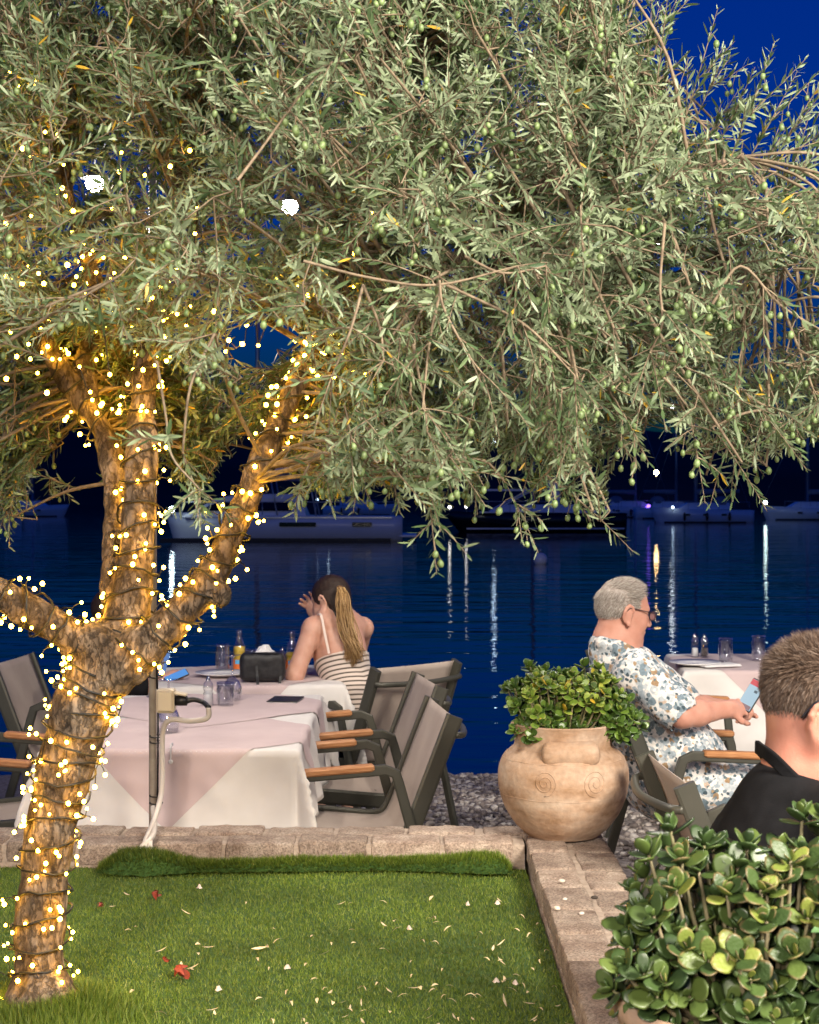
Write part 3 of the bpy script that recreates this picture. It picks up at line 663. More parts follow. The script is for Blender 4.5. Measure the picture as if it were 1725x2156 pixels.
while len(BACK) < 120:
    u, v, d = (random.uniform(-80, 480), random.uniform(640, 1010), random.uniform(3.95, 4.6)) if len(BACK) < 75 else (random.uniform(600, 900), random.uniform(800, 1000), random.uniform(3.8, 4.5))
    if inpoly(u, v+45) and not hole(u, v): BACK.append((W(u, v, d), u, v))
while len(BACK) < 230:
    u, v, d = random.uniform(-60, 1330), random.uniform(-160, 330), random.uniform(3.6, 4.7)
    if inpoly(u, v+45) and inpoly(u+60, v): BACK.append((W(u, v, d), u, v))
for ci in range(NC+230):
    p, u, v = rand_in() if ci < NC else BACK[ci-NC]; near = min(nodes, key=lambda q: (q[0]-p).length+max(0, q[0].z-p.z)*.2); centers.append(p)
    P = add_branch(near[0], p, min(.0055, near[1]*.6), .0026)
    for s_ in range(9):
        k = random.randrange(len(P)//2, len(P)); st = P[k]+Vector((random.gauss(0, .03), random.gauss(0, .03), random.gauss(0, .03)))
        for tries in range(12):
            out = (p-CC); out.normalize()
            d_ = (out*random.uniform(.2, .8)+Vector((random.gauss(0, .7), random.gauss(0, .7), random.gauss(0, .6)))).normalized()
            hgt = (p.z-1.95)/.6; d_.z += .5*max(-1, min(1, hgt)); d_.normalize(); L_ = random.uniform(.10, .22); droop = random.uniform(.05, .3)*(1 if hgt < .4 else -.1)
            if p.x > .75 and p.z > 1.95: d_ = (d_+Vector((.7, 0, .75))).normalized(); droop = -.05
            en = st+d_*L_+Vector((0, 0, -droop*L_)); u2, v2 = PX(en)
            um, vm = PX(st.lerp(en, .5))
            if u2 < 690 and v2 > 790-(60 if u2 < 330 else 0) and en.y < 3.90: continue
            if inpoly(u2, v2+48) and inpoly(um, vm+42) and inpoly(u2+30, v2) and inpoly(u2-30, v2) and not hole(u2, v2) and not hole(um, vm): break
        else: continue
        shoots.append((st, d_, L_, droop, P[k]))
# long hanging and upright shoots that shape the outline: (base px, tip px, depth)
HANG = [((900, 1010), (918, 1190), 3.15), ((1060, 1010), (1128, 1150), 3.2), ((1150, 1000), (1325, 1150), 3.25), ((1130, 940), (1262, 1025), 3.4), ((1450, 860), (1482, 1040), 3.3), ((1500, 900), (1608, 1062), 3.35), ((1560, 820), (1690, 975), 3.4), ((385, 950), (415, 1080), 3.2), ((680, 980), (700, 1070), 3.3), ((760, 960), (745, 1070), 3.3), ((20, 1000), (20, 1140), 4.1), ((-20, 1020), (50, 1075), 4.1), ((1240, 880), (1350, 950), 3.5), ((820, 990), (842, 1075), 3.3), ((990, 980), (1005, 1075), 3.35), ((1300, 850), (1362, 965), 3.3), ((100, 1000), (150, 1050), 4.2), ((640, 1000), (620, 1075), 3.4)]
for (a, b, d) in HANG:
    A, B = W(*a, d), W(*b, d-.05); near = min(centers, key=lambda q: (q-A).length); pth = add_branch(near, A, .0035, .0025)
    L_ = (B-A).length*.97; shoots.append((A, (B-A).normalized()+Vector((0, 0, .12)), L_, .15, A))
    for _ in range(3):
        t = random.uniform(.1, .6); st = A.lerp(B, t); dd = ((B-A).normalized()+Vector((random.gauss(0, .6), random.gauss(0, .6), random.gauss(0, .4)))).normalized(); shoots.append((st, dd, L_*random.uniform(.3, .55), .25, st))
UP = [((1360, 120), (1440, -20), 3.6), ((1470, 240), (1530, 110), 3.6), ((1520, 290), (1590, 150), 3.55), ((1580, 330), (1680, 160), 3.6), ((1640, 400), (1735, 230), 3.6), ((1300, 60), (1350, -60), 3.7), ((1440, 260), (1512, 30), 3.5), ((1540, 330), (1632, 100), 3.5), ((1600, 380), (1745, 160), 3.45), ((1380, 200), (1408, -10), 3.55), ((1620, 450), (1760, 270), 3.5), ((1600, 520), (1750, 400), 3.5), ((1560, 600), (1740, 500), 3.5), ((1340, 160), (1390, 20), 3.6), ((1480, 300), (1560, 190), 3.6), ((1640, 640), (1760, 560), 3.5), ((1500, 250), (1600, 200), 3.6), ((1400, 280), (1450, 130), 3.5), ((1560, 420), (1690, 260), 3.6), ((1580, 480), (1730, 340), 3.6)]
for (a, b, d) in UP:
    A, B = W(*a, d), W(*b, d-.05); near = min(centers, key=lambda q: (q-A).length); add_branch(near, A, .004, .0025)
    shoots.append((A, (B-A).normalized(), (B-A).length, -.06, A))
    for _ in range(3):
        t = random.uniform(0, .5); st = A.lerp(B, t); dd = ((B-A).normalized()+Vector((random.gauss(0, .35), random.gauss(0, .5), random.gauss(0, .35)))).normalized(); shoots.append((st, dd, (B-A).length*random.uniform(.4, .7), -.05, st))
# bare hanging twigs in front, as in the crown's middle
for pts, d in (([(925, 590), (935, 650), (985, 745), (1015, 785)], 3.0), ([(765, 600), (740, 690), (700, 790)], 3.0), ([(765, 600), (800, 690), (808, 760)], 3.02), ([(930, 600), (905, 720), (890, 860)], 3.0), ([(870, 725), (895, 860), (900, 910)], 3.05), ([(1400, 470), (1390, 600), (1395, 680), (1370, 740)], 3.05), ([(940, 600), (1100, 680), (1210, 790)], 3.05), ([(640, 550), (780, 585), (920, 600), (1090, 560)], 3.0), ([(330, 760), (350, 880), (362, 960), (420, 1030)], 3.1), ([(1500, 640), (1560, 560), (1640, 640), (1720, 690)], 3.1), ([(980, 540), (1060, 575), (1150, 560)], 3.05), ([(500, 380), (560, 300), (640, 190), (700, 130)], 3.0)):
    PP = [W(u, v, d+random.uniform(-.02, .02)) for u, v in pts]; P = bez(PP, 5); twigs.tube(P, lerp_list([.0033]+[.0027]*(len(pts)-2)+[.0018], 5), 6, False)
    for k in (len(P)//2, len(P)-1, len(P)-1): 
        for _ in range(2): shoots.append((P[k], Vector((random.gauss(0, .6), random.gauss(-.2, .5), random.gauss(-.5, .4))).normalized(), random.uniform(.08, .16), .2, P[k]))
# leaves
base, ax, nm, ln = [], [], [], []
olives = []
for (st, d_, L_, droop, root) in shoots:
    if (root-st).length > .004: twigs.tube([root, st], .0017, 4, False)
    d_ = d_.normalized(); n = max(4, int(L_/.0105)); pts = []
    for k in range(6): t = k/5; pts.append(st+d_*L_*t+Vector((0, 0, -droop*L_*t*t)))
    twigs.tube(pts, [.0017-.0001*k*2 for k in range(6)], 4, False)
    side = d_.cross(Vector((random.gauss(0, 1), random.gauss(0, 1), random.gauss(0, 1)))).normalized(); up = side.cross(d_)
    for k in range(n):
        t = (k+.6)/n; p = st+d_*L_*t+Vector((0, 0, -droop*L_*t*t)); tan = (d_*1+Vector((0, 0, -2*droop*t))).normalized()
        for sg in (1, -1):
            if random.random() < .1: continue
            s_ = (side if k % 2 else up)*sg; a = random.uniform(.55, 1.0); ld = (tan*math.cos(a)+s_*math.sin(a)+Vector((random.gauss(0, .12), random.gauss(0, .12), random.gauss(0, .12)-.03))).normalized()
            nn = tan-ld*tan.dot(ld); nn = (nn.normalized()+Vector((random.gauss(0, .35), random.gauss(0, .35), random.gauss(0, .35)))); nn = (nn-ld*nn.dot(ld)).normalized()
            base.append(p); ax.append(ld); nm.append(nn); ln.append(random.uniform(.021, .040)*(1 if t < .85 else .7))
    if st.z < 2.75 and random.random() < .26:
        for q in range(random.randint(1, 4)):
            t = random.uniform(.1, .85); p = st+d_*L_*t+Vector((0, 0, -droop*L_*t*t)); e_ = p+Vector((random.gauss(0, .012), random.gauss(0, .012), -random.uniform(.012, .035)))
            twigs.tube([p, p.lerp(e_, .5)+Vector((0, 0, .004)), e_], .0009, 4, False); olives.append((e_-Vector((0, 0, .008)), random.uniform(.8, 1.15), random.uniform(-.4, .4), random.uniform(-.4, .4)))
tw = twigs.build('twigs', M['twig'], tree); tw.location = -tree_loc
base = np.array(base); ax = np.array(ax); nm = np.array(nm); ln = np.array(ln); sd = np.cross(nm, ax); nl = len(base)
TA = np.array([0, .22, .5, .78, 1.0, .78, .5, .22]); TW = np.array([0, .062, .088, .064, 0, -.064, -.088, -.062]); TN = np.array([0, .0, .02, .01, -.03, .01, .02, 0.0])
FT = [(0, 1, 7), (1, 2, 6), (1, 6, 7), (2, 3, 5), (2, 5, 6), (3, 4, 5)]
bend = rng.uniform(-2.2, 1.5, nl)
def leaf_pts(i): return base[i][:, None]+ax[i][:, None]*(TA[None, :, None]*ln[i][:, None, None])+sd[i][:, None]*(TW[None, :, None]*ln[i][:, None, None])+nm[i][:, None]*((TA**2)[None, :, None]*.06*bend[i][:, None, None]*ln[i][:, None, None])
pu = CX+base[:, 0]/base[:, 1]*F; pv = YH+(CAMH-base[:, 2])/base[:, 1]*F
size = ln/base[:, 1]*(np.abs(nm[:, 1])+.15); infr = (pu > 20) & (pu < 1700) & (pv > 20) & (pv < 1150)
order = np.argsort(-(size*infr)*(base[:, 1] < 3.15)); near300 = order[:300]; rest = np.setdiff1d(np.arange(nl), near300)
# leaf colouring: per leaf tint, a few yellow ones
M['leaf'] = tint_mat('olive_leaf', [(0, (.046, .088, .036)), (.4, (.086, .142, .056)), (.75, (.132, .195, .082)), (.975, (.185, .245, .125)), (.982, (.62, .42, .04)), (1, (.68, .40, .05))], .48, objrand=True, trans=.22, backc=(.245, .305, .18), spec=.45)
for e in M['leaf'].node_tree.nodes:
    if e.type == 'VALTORGB': e.color_ramp.interpolation = 'LINEAR'
tint = rng.random(nl)*.974; tint[rng.random(nl) < .003] = .995
P = leaf_pts(rest).reshape(-1, 3)-np.array(tree_loc); nr_ = len(rest)
f = (np.array(FT)[None]+np.arange(nr_)[:, None, None]*8).reshape(-1, 3)
me = np_mesh('foliage', P, f); t_ = me.attributes.new('tint', 'FLOAT', 'POINT'); t_.data.foreach_set('value', np.repeat(tint[rest], 8).astype(np.float32))
fo = mkobj('foliage', me, M['leaf'], tree); fo['kind'] = 'stuff'
# the leaves that show largest, one by one
lb = MB(); vs = []
for t in range(7):
    tt = t/6; w = .105*math.sin(PI*min(1, tt*.97+.03))**.8
    for s_ in (-1, 0, 1): vs.append((tt, s_*w, (.018*abs(s_) if 0 < t < 6 else 0)-.07*tt*tt))
lb.add(vs, [(t*3+k, (t+1)*3+k, (t+1)*3+k+1, t*3+k+1) for t in range(6) for k in range(2)])
leafme = lb.mesh('leaf'); leafme.materials.append(M['leaf'])
for i in near300:
    Mx = Matrix(((ax[i][0], sd[i][0], nm[i][0], 0), (ax[i][1], sd[i][1], nm[i][1], 0), (ax[i][2], sd[i][2], nm[i][2], 0), (0, 0, 0, 1))) @ Matrix.Diagonal((*([float(ln[i])]*3), 1))
    o = mkobj('leaf', leafme, None, tree); Mx.translation = Vector(base[i])-tree_loc; o.matrix_basis = Mx
# olives
M['olive'] = mat('green_olive', (0.12, 0.185, 0.06), 0.42, (0.18, 0.245, 0.10), 90, 3, spec=.5, objrand=.2)
ob = MB(); ob.ell((0, 0, 0), (.0064, .0064, .0085), 8, 5); olme = ob.mesh('olive'); olme.materials.append(M['olive'])
olives.sort(key=lambda q: q[0].y)
vis = [q for q in olives if 0 < PX(q[0])[0] < 1725 and 0 < PX(q[0])[1] < 1200]; near = vis[:300]; far = [q for q in olives if q not in near]
for (p, s_, a, b) in near:
    o = mkobj('olive', olme, None, tree); o.location = p-tree_loc; o.rotation_euler = (a, b, 0); o.scale = (s_, s_, s_)
b_ = MB()
for (p, s_, a, b) in far: b_.ell(p-tree_loc, (.0064*s_, .0064*s_, .0085*s_), 6, 4)
o = b_.build('olives', M['olive'], tree); o['kind'] = 'stuff'
print('leaves', nl, 'shoots', len(shoots), 'olives', len(olives))

# ------------------------------------------------------------------ fairy lights
M['wire'] = mat('dark_wire', (0.008, 0.007, 0.005), 0.5)
M['bulb'] = mat('warm_led', (1, .8, .5), .4, emis=(1.0, 0.50, 0.03), estr=100)
bq_ = MB(); bq_.ell((0, 0, 0), (.0042, .0042, .0045), 8, 6); bulb_me = bq_.mesh('bulb'); bulb_me.materials.append(M['bulb'])
random.seed(77)
def string(name, label, jobs, loose=()):
    """jobs: (path, radii, from, to, turns, bulbs)"""
    root = jobs[0][0][0] if jobs else loose[0]; e = empty(name, root, label, 'fairy lights', 'warm fairy lights on the olive tree'); wb = MB(); spots = []
    for P, R, a, b, turns, nbulb in jobs:
        n = int(turns*16); ph = random.uniform(0, 6); pts = []; cum = len(P)-1; wob = 0
        for k in range(n+1):
            t = a+(b-a)*k/n; x = t*cum; i = min(int(x), cum-1); p = P[i].lerp(P[i+1], x-i); r = R[i]+(R[i+1]-R[i])*(x-i)
            tan = (P[min(i+1, cum)]-P[max(i-1, 0)]).normalized(); ux = tan.cross(Vector((0, 1, 0))).normalized(); uy = tan.cross(ux); an = ph+2*PI*turns*k/n
            off = math.sin(an*1.31+ph)*.010+random.gauss(0, .0025)
            o_ = (ux*math.cos(an)+uy*math.sin(an)); pts.append((p+o_*(r*1.04+.008+random.uniform(0, .003))+tan*off-root, o_, tan))
        wb = MB(); wb.tube([q[0] for q in pts], .0027, 5, False)
        for _ in range(nbulb):
            k = random.randrange(n); q, o_, tan = pts[k]; out = random.choice((.002, .003, .004, .006, .008, .012, .022)); pos = q+o_*out+tan*random.gauss(0, .014)+Vector((random.gauss(0, .006), random.gauss(0, .006), random.gauss(0, .006)))
            wb.tube([q, q.lerp(pos, .5)+tan*.003, pos], .0011, 4, False); spots.append(pos)
        wb.build('wire', M['wire'], e)
    wb = MB()
    for p in loose: spots.append(p-root)
    if len(loose) > 1:
        ps = sorted(loose, key=lambda q: q.x)
        for i in range(0, len(ps)-1):
            if (ps[i+1]-ps[i]).length < .22:
                m_ = (ps[i]+ps[i+1])/2-Vector((0, -.01, .012)); wb.tube([ps[i]-root, m_-root, ps[i+1]-root], .0013, 4, False)
    if loose: wb.build('wire', M['wire'], e)['kind'] = 'stuff'
    for p in spots:
        o = mkobj('bulb', bulb_me, None, e); o.location = p; s_ = random.uniform(.7, 1.25); o.scale = (s_, s_, s_)
    return e
T = LP
string('fairy_lights', 'fairy light string wound round the lower leaning trunk', [(T['trunk'][0], T['trunk'][1], .03, .98, 19, 230)])
string('fairy_lights', 'fairy light string wound round the thick left limb', [(T['left'][0], T['left'][1], .08, .7, 7, 40)])
string('fairy_lights', 'fairy light string wound round the upright middle limbs', [(T['mid'][0], T['mid'][1], .05, .75, 17, 140), (T['mid_left'][0], T['mid_left'][1], .42, .95, 8, 48), (T['mid_left_b'][0], T['mid_left_b'][1], .1, .9, 6, 34)])
string('fairy_lights', 'fairy light string wound round the right limb that arches into the crown', [(T['right'][0], T['right'][1], .03, .66, 17, 130), (T['right_b'][0], T['right_b'][1], .0, .6, 5, 22)])
lo = []
for (u, v, d) in [(75, 178, 3.6), (95, 272, 3.5), (128, 290, 3.55), (50, 315, 3.5), (62, 335, 3.6), (135, 350, 3.6), (252, 318, 3.55), (255, 362, 3.5), (300, 372, 3.6), (362, 345, 3.6), (400, 320, 3.7), (412, 440, 3.4), (405, 487, 3.45), (175, 508, 3.6), (160, 545, 3.6), (78, 580, 3.4), (10, 585, 3.5), (98, 600, 3.6), (48, 598, 3.5), (316, 626, 3.5), (455, 652, 3.4), (590, 588, 3.5), (628, 600, 3.5), (645, 625, 3.5), (478, 718, 3.5), (470, 742, 3.6), (515, 730, 3.6), (550, 728, 3.6), (665, 775, 3.55), (770, 790, 3.55), (720, 752, 3.6), (740, 775, 3.6), (640, 720, 3.55), (685, 745, 3.6), (700, 790, 3.6), (395, 685, 3.5), (372, 665, 3.5), (402, 650, 3.6), (35, 745, 3.5), (70, 755, 3.5), (85, 790, 3.5), (100, 828, 3.5), (165, 770, 3.5), (226, 790, 3.5), (190, 830, 3.5), (8, 800, 3.6), (20, 700, 3.6), (85, 690, 3.6), (15, 148, 3.6), (42, 184, 3.5), (205, 570, 3.5), (145, 562, 3.5), (265, 545, 3.6), (540, 660, 3.6), (520, 690, 3.6), (345, 705, 3.5), (60, 460, 3.6), (150, 450, 3.6), (8, 470, 3.6), (240, 440, 3.7)]: lo.append(W(u+random.uniform(-6, 6), v+random.uniform(-6, 6), d-.05))
string('fairy_lights', 'loose fairy light string strung through the leaves of the crown', [], lo)
# ------------------------------------------------------------------ tables and cloths
M['cloth'] = mat('white_tablecloth', (0.74, 0.71, 0.67), 0.85, (0.66, 0.63, 0.59), 5, 4, bump=(900, .25, .001), sheen=.1)
M['pink'] = mat('dusty_pink_overlay', (0.60, 0.475, 0.46), 0.85, (0.55, 0.43, 0.42), 5, 4, bump=(800, .3, .001), sheen=.1)
M['tabletop'] = mat('table_board', (0.22, 0.18, 0.14), .6); M['tleg'] = mat('table_leg_metal', (0.07, 0.075, 0.06), .45, metal=.3)
def drape_fn(hx, hy, zt, flare, seed, fold=.012, lift=0.0):
    def fn(px, py):
        dx = max(abs(px)-hx, 0); dy = max(abs(py)-hy, 0); s_ = math.hypot(dx, dy)
        wob = .003*mnoise.noise(Vector((px*5, py*5, seed)))+.0025*abs(mnoise.noise(Vector((px*9+py*4, py*9, seed+3))))
        # pressed creases
        wob += .0014*math.exp(-(px/.006)**2)+.0010*math.exp(-((py-.1)/.006)**2)
        if s_ < 1e-6: return Vector((px, py, zt+wob+.0035+lift))
        ex = math.copysign(min(abs(px), hx), px); ey = math.copysign(min(abs(py), hy), py); ux, uy = (math.copysign(dx, px)/s_, math.copysign(dy, py)/s_)
        corner = 2*min(dx, dy)/s_ if s_ > 0 else 0
        along = (px if dy > dx else py); an = math.atan2(dy, dx) if dx > 0 and dy > 0 else (0 if dx > 0 else PI/2)
        wave = fold*math.sin(along*21+seed*2)*min(1, s_/.12)+fold*.7*mnoise.noise(Vector((along*8, seed, 0)))*min(1, s_/.1)+.006*mnoise.noise(Vector((px*16, py*16, seed)))*min(1, s_/.08)+corner*(.05*min(1, s_/.2))*math.cos((an-PI/4)*4.0)
        r = .012; 
        out = r*math.sin(min(s_/r, PI/2))+max(0, s_-r*1.57)*flare+wave+lift
        dz = (r*(1-math.cos(min(s_/r, PI/2)))+max(0, s_-r*1.57)*.985)
        return Vector((ex+ux*out, ey+uy*out, zt+.0035+lift*(1-min(1, s_/.02))-dz))
    return fn
def sheet(fn, corners, n):
    """corners of a flat square cloth -> draped grid"""
    a, b, c, d = [Vector((*p, 0)) for p in corners]; m = MB()
    def g(u, v): p = a.lerp(b, u).lerp(d.lerp(c, u), v); return fn(p.x, p.y)
    m.grid(g, n, n); return m
def solidify(o, t=.0012):
    md = o.modifiers.new('thickness', 'SOLIDIFY'); md.thickness = t; md.offset = -1
def table(c, hx, hy, zt, drop, label, clabel, overlays, rz=0, leg=True, seed=1, flare=.13):
    t = empty('dining_table', (c[0], c[1], 0), label, 'table', 'tables on the gravel', rz)
    b = MB(); b.box((0, 0, zt-.015), (hx*2-.004, hy*2-.004, .03), bev=.004); b.build('tabletop', M['tabletop'], t, False)
    for sx in (-1, 1):
        for sy in (-1, 1):
            b = MB(); b.box((sx*(hx-.05), sy*(hy-.05), (zt-.03)/2), (.045, .045, zt-.03), bev=.005); b.build('leg', M['tleg'], t, False)
    X, Y = hx+drop, hy+drop; m = sheet(drape_fn(hx, hy, zt, flare, seed), [(-X, -Y), (X, -Y), (X, Y), (-X, Y)], 90)
    o = m.build('tablecloth', M['cloth'], None); o.location = (c[0], c[1], 0); o.rotation_euler = (0, 0, rz); solidify(o); tag(o, clabel, 'tablecloth', 'white tablecloths')
    for k, (ox, oy, h, ll) in enumerate(overlays):
        m = sheet(drape_fn(hx, hy, zt, flare, seed, lift=.0022+.0016*k), [(ox, oy-h), (ox+h, oy), (ox, oy+h), (ox-h, oy)], 70)
        o = m.build('table_overlay', M['pink'], None); o.location = (c[0], c[1], 0); o.rotation_euler = (0, 0, rz); tag(o, ll, 'table overlay', 'pink table overlays')
    return t
T1 = (-.805, 6.14); table(T1, .425, .735, .74, .285, 'long dining table under white cloth just behind the brick wall', 'white cloth hanging over the long table behind the wall',
      [(0, -.37, .64, 'dusty pink overlay on the near half of the long table'), (0, .37, .62, 'dusty pink overlay on the far half of the long table')], seed=2)
T2 = (-.78, 7.62); table(T2, .42, .42, .74, .30, 'square table where the woman in stripes leans her elbows', 'white cloth on the table of the woman in stripes',
      [(0, 0, .60, 'dusty pink overlay under the handbag and juice bottles')], rz=.16, seed=5)
T3 = (1.78, 8.22); table(T3, .42, .40, .74, .46, 'laid empty table at right beside the water', 'long white cloth on the empty table at right',
      [(-.05, 0, .60, 'dusty pink overlay under the upturned tumblers at right')], rz=-.05, seed=9, flare=.10)
# ------------------------------------------------------------------ chairs
M['frame'] = mat('olive_grey_alloy', (0.062, 0.062, 0.048), 0.42, (0.072, 0.07, 0.055), 12, 3, metal=.25, spec=.5)
M['sling'] = mat('taupe_mesh_sling', (0.37, 0.305, 0.26), 0.75, (0.42, 0.35, 0.30), 7, 3, bump=(1400, .35, .001))
M['teak'] = mat('teak_arm', (0.36, 0.155, 0.06), 0.45, (0.50, 0.25, 0.11), 28, 5, stretch=(.6, 6, 6), spec=.4)
CH = {}
def chair_meshes():
    UPY = (0, 1, 0)
    for sy, k in ((-.255, 'near'), (.255, 'far')):
        b = MB(); pth = [(.24, sy, .425), (.05, sy, .405), (-.12, sy, .385), (-.175, sy, .392), (-.205, sy, .43), (-.24, sy, .52), (-.36, sy, .83)]
        b.tube(pth, 0, rect=(.058, .024, UPY)); CH['rail'+k] = b.mesh('side_rail')
    b = MB(); b.grid(lambda u, v: (lambda p: (p.x, (v-.5)*.488, p.z+.004-.022*(1-(2*v-1)**2)*(p.y)))(bez([(.245, .2, .43), (.05, .8, .41), (-.12, .8, .392), (-.172, .5, .40), (-.198, .3, .436), (-.232, .3, .525), (-.3, .35, .70), (-.352, .12, .828)], 4)[int(round(u*28))]), 29, 11); CH['sling'] = b.mesh('sling')
    for sy, k in ((-.285, 'near'), (.285, 'far')):
        b = MB(); b.tube([(.275, sy, 0), (.245, sy, .3), (.215, sy, .60), (.205, sy, .632)], 0, rect=(.036, .022, UPY)); CH['fleg'+k] = b.mesh('leg')
        b = MB(); b.tube([(.215, sy, .634), (-.115, sy, .655), (-.150, sy, .640), (-.165, sy, .59), (-.225, sy, .37), (-.335, sy, 0)], 0, rect=(.036, .022, UPY)); CH['rleg'+k] = b.mesh('leg')
        b = MB(); b.box((.075, sy, .655), (.30, .046, .024), Matrix.Rotation(.06, 3, 'Y'), bev=.006); CH['arm'+k] = b.mesh('armrest')
    b = MB(); b.tube(bez([(-.362, -.262, .765), (-.395, -.22, .762), (-.425, 0, .758), (-.395, .22, .762), (-.362, .262, .765)], 6), .0125, 8); CH['bar'] = b.mesh('back_bar')
    b = MB(); b.tube([(.18, -.28, .415), (.18, .28, .415)], 0, rect=(.03, .02, (0, 0, 1))); b.tube([(-.14, -.28, .372), (-.14, .28, .372)], 0, rect=(.03, .02, (0, 0, 1))); CH['cross'] = b.mesh('cross_bar')
chair_meshes()
for k in CH: CH[k].materials.append(M['sling'] if k == 'sling' else M['teak'] if k.startswith('arm') else M['frame'])
def chair(x, y, rz, label, z=0):
    e = empty('armchair', (x, y, z), label, 'chair', 'sling armchairs on the gravel', rz)
    for k in CH:
        o = mkobj(CH[k].name.split('.')[0], CH[k], None, e)
        if k == 'sling': solidify(o, .003)
    return e
# facing: local +x is the front
chair(-.235, 5.80, PI+.14, 'empty armchair on the right side of the long table, nearest the brick wall')
chair(-.27, 6.62, PI+.18, 'second empty armchair on the right side of the long table, behind the nearest one')
chair(-.215, 7.52, PI-.80, 'armchair turned away from the camera with the woman in stripes in it')
chair(-1.53, 6.0, -.10, 'empty armchair left of the long table, cut by the left edge')
chair(1.10, 6.12, .12, 'armchair under the man in the floral shirt')
chair(1.07, 4.55, .06, 'empty armchair between the big terracotta pot and the man in black')
chair(.86, 2.76, .06, 'armchair under the man in the black shirt')
chair(1.26, 7.79, .0, 'armchair left of the empty table, mostly hidden by the man in the floral shirt')
chair(-1.50, 7.48, -.1, 'armchair at the left of the woman\'s table, hidden behind the trunk')
# ------------------------------------------------------------------ glass and tableware
def glass_mat(name, col=(1, 1, 1), rough=.02):
    m, nt, b = nmat(name); N, L = nt.nodes, nt.links; N.remove(b); out = N['Material Output']
    g = N.new('ShaderNodeBsdfGlossy'); g.inputs['Roughness'].default_value = .03; setc(g.inputs['Color'], (1, 1, 1))
    t = N.new('ShaderNodeBsdfTransparent'); setc(t.inputs[0], col); fr = N.new('ShaderNodeLayerWeight'); fr.inputs[0].default_value = .35
    mr = N.new('ShaderNodeMapRange'); mr.inputs[3].default_value = .12; mr.inputs[4].default_value = .95; L.new(fr.outputs['Facing'], mr.inputs[0])
    ms = N.new('ShaderNodeMixShader'); L.new(mr.outputs[0], ms.inputs[0]); L.new(t.outputs[0], ms.inputs[1]); L.new(g.outputs[0], ms.inputs[2]); L.new(ms.outputs[0], out.inputs[0]); return m
M['glass'] = glass_mat('clear_glass', (.93, .94, .96)); M['bottleglass'] = glass_mat('bottle_glass', (.95, .95, .93))
M['juice'] = mat('yellow_juice', (0.72, 0.50, 0.03), 0.3, (.78, .56, .05), 20, 2); M['orange'] = mat('orange_label', (0.75, 0.18, 0.04), .5); M['bluelab'] = mat('blue_label', (0.10, 0.42, 0.72), .5)
M['plate'] = mat('white_porcelain', (0.78, 0.77, 0.75), .18); M['salt'] = mat('salt_grains', (0.82, 0.82, 0.80), .9); M['pepper'] = mat('pepper_grains', (0.045, 0.035, 0.028), .9)
M['steel'] = mat('polished_steel', (0.65, 0.65, 0.66), .22, metal=1); M['paper'] = mat('napkin_paper', (0.80, 0.79, 0.77), .9)
M['wicker'] = mat('pale_wicker', (0.52, 0.40, 0.28), .8, (.62, .50, .36), 70, 3, bump=(150, .6, .004)); M['leather'] = mat('black_leather', (0.012, 0.012, 0.013), .5, (0.022, 0.022, 0.024), 60, 4, bump=(420, .35, .002))
M['bplastic'] = mat('black_plastic', (0.012, 0.012, 0.013), .4)
def ttop(T, px, py, rz=0): c, s_ = math.cos(rz), math.sin(rz); return V(T[0]+px*c-py*s_, T[1]+px*s_+py*c, .7475)
def ring_prof(pts): return pts
def tumbler(p, label, h=.125, r=.036, flip=True, facets=8):
    e = empty('tumbler', p, label, 'glass', 'water glasses'); prof = [(0, h-.004), (r*.96, h-.004), (r*.98, h), (r, h-.01), (r*.94, .012), (r*.9, 0), (r*.86, 0), (r*.88, .012), (r*.9, h-.014), (0, h-.016)]
    if not flip: prof = [(a, h-z) for a, z in prof[::-1]]
    b = MB(); b.lathe(prof, 20); b.build('glass_body', M['glass'], e)
    b = MB()
    for k in range(facets): a = 2*PI*k/facets; b.box((r*.95*math.cos(a), r*.95*math.sin(a), h*.5), (.004, .010, h*.55), Matrix.Rotation(a, 3, 'Z'), bev=.0015)
    b.build('cut_facets', M['glass'], e, False); return e
def wineglass(p, label, flip=True):
    e = empty('wine_glass', p, label, 'glass', 'wine glasses'); 
    outer = [(.034, 0), (.035, .002), (.012, .006), (.0045, .012), (.004, .085), (.010, .092), (.030, .110), (.040, .135), (.038, .165), (.033, .190), (.0322, .190), (.037, .165), (.0388, .135), (.029, .1115), (.005, .098)]
    if flip: outer = [(r, .190-z) for r, z in outer][::-1]
    b = MB(); b.lathe(outer, 24); b.build('glass_body', M['glass'], e); return e
def shaker(p, label, fill):
    e = empty('shaker', p, label, 'shaker', 'salt and pepper shakers'); b = MB()
    b.lathe([(0, 0), (.021, 0), (.022, .008), (.019, .045), (.021, .052), (.017, .060), (.021, .075), (.019, .092), (.010, .104), (.006, .108), (0, .109)], 16); b.build('glass_body', M['glass'], e)
    b = MB(); b.lathe([(0, .004), (.018, .005), (.016, .048), (0, .050)], 12); b.build('filling', fill, e)
    b = MB(); b.lathe([(.009, .103), (.010, .108), (.006, .114), (.004, .122), (0, .124)], 12); b.build('cap', M['steel'], e); return e
def plate(p, label, r=.125):
    e = empty('plate', p, label, 'plate', 'white plates'); b = MB(); b.lathe([(0, .004), (r*.62, .004), (r*.68, .007), (r, .017), (r*1.0, .020), (r*.66, .011), (r*.6, .008), (0, .008)], 36); b.build('dish', M['plate'], e); return e
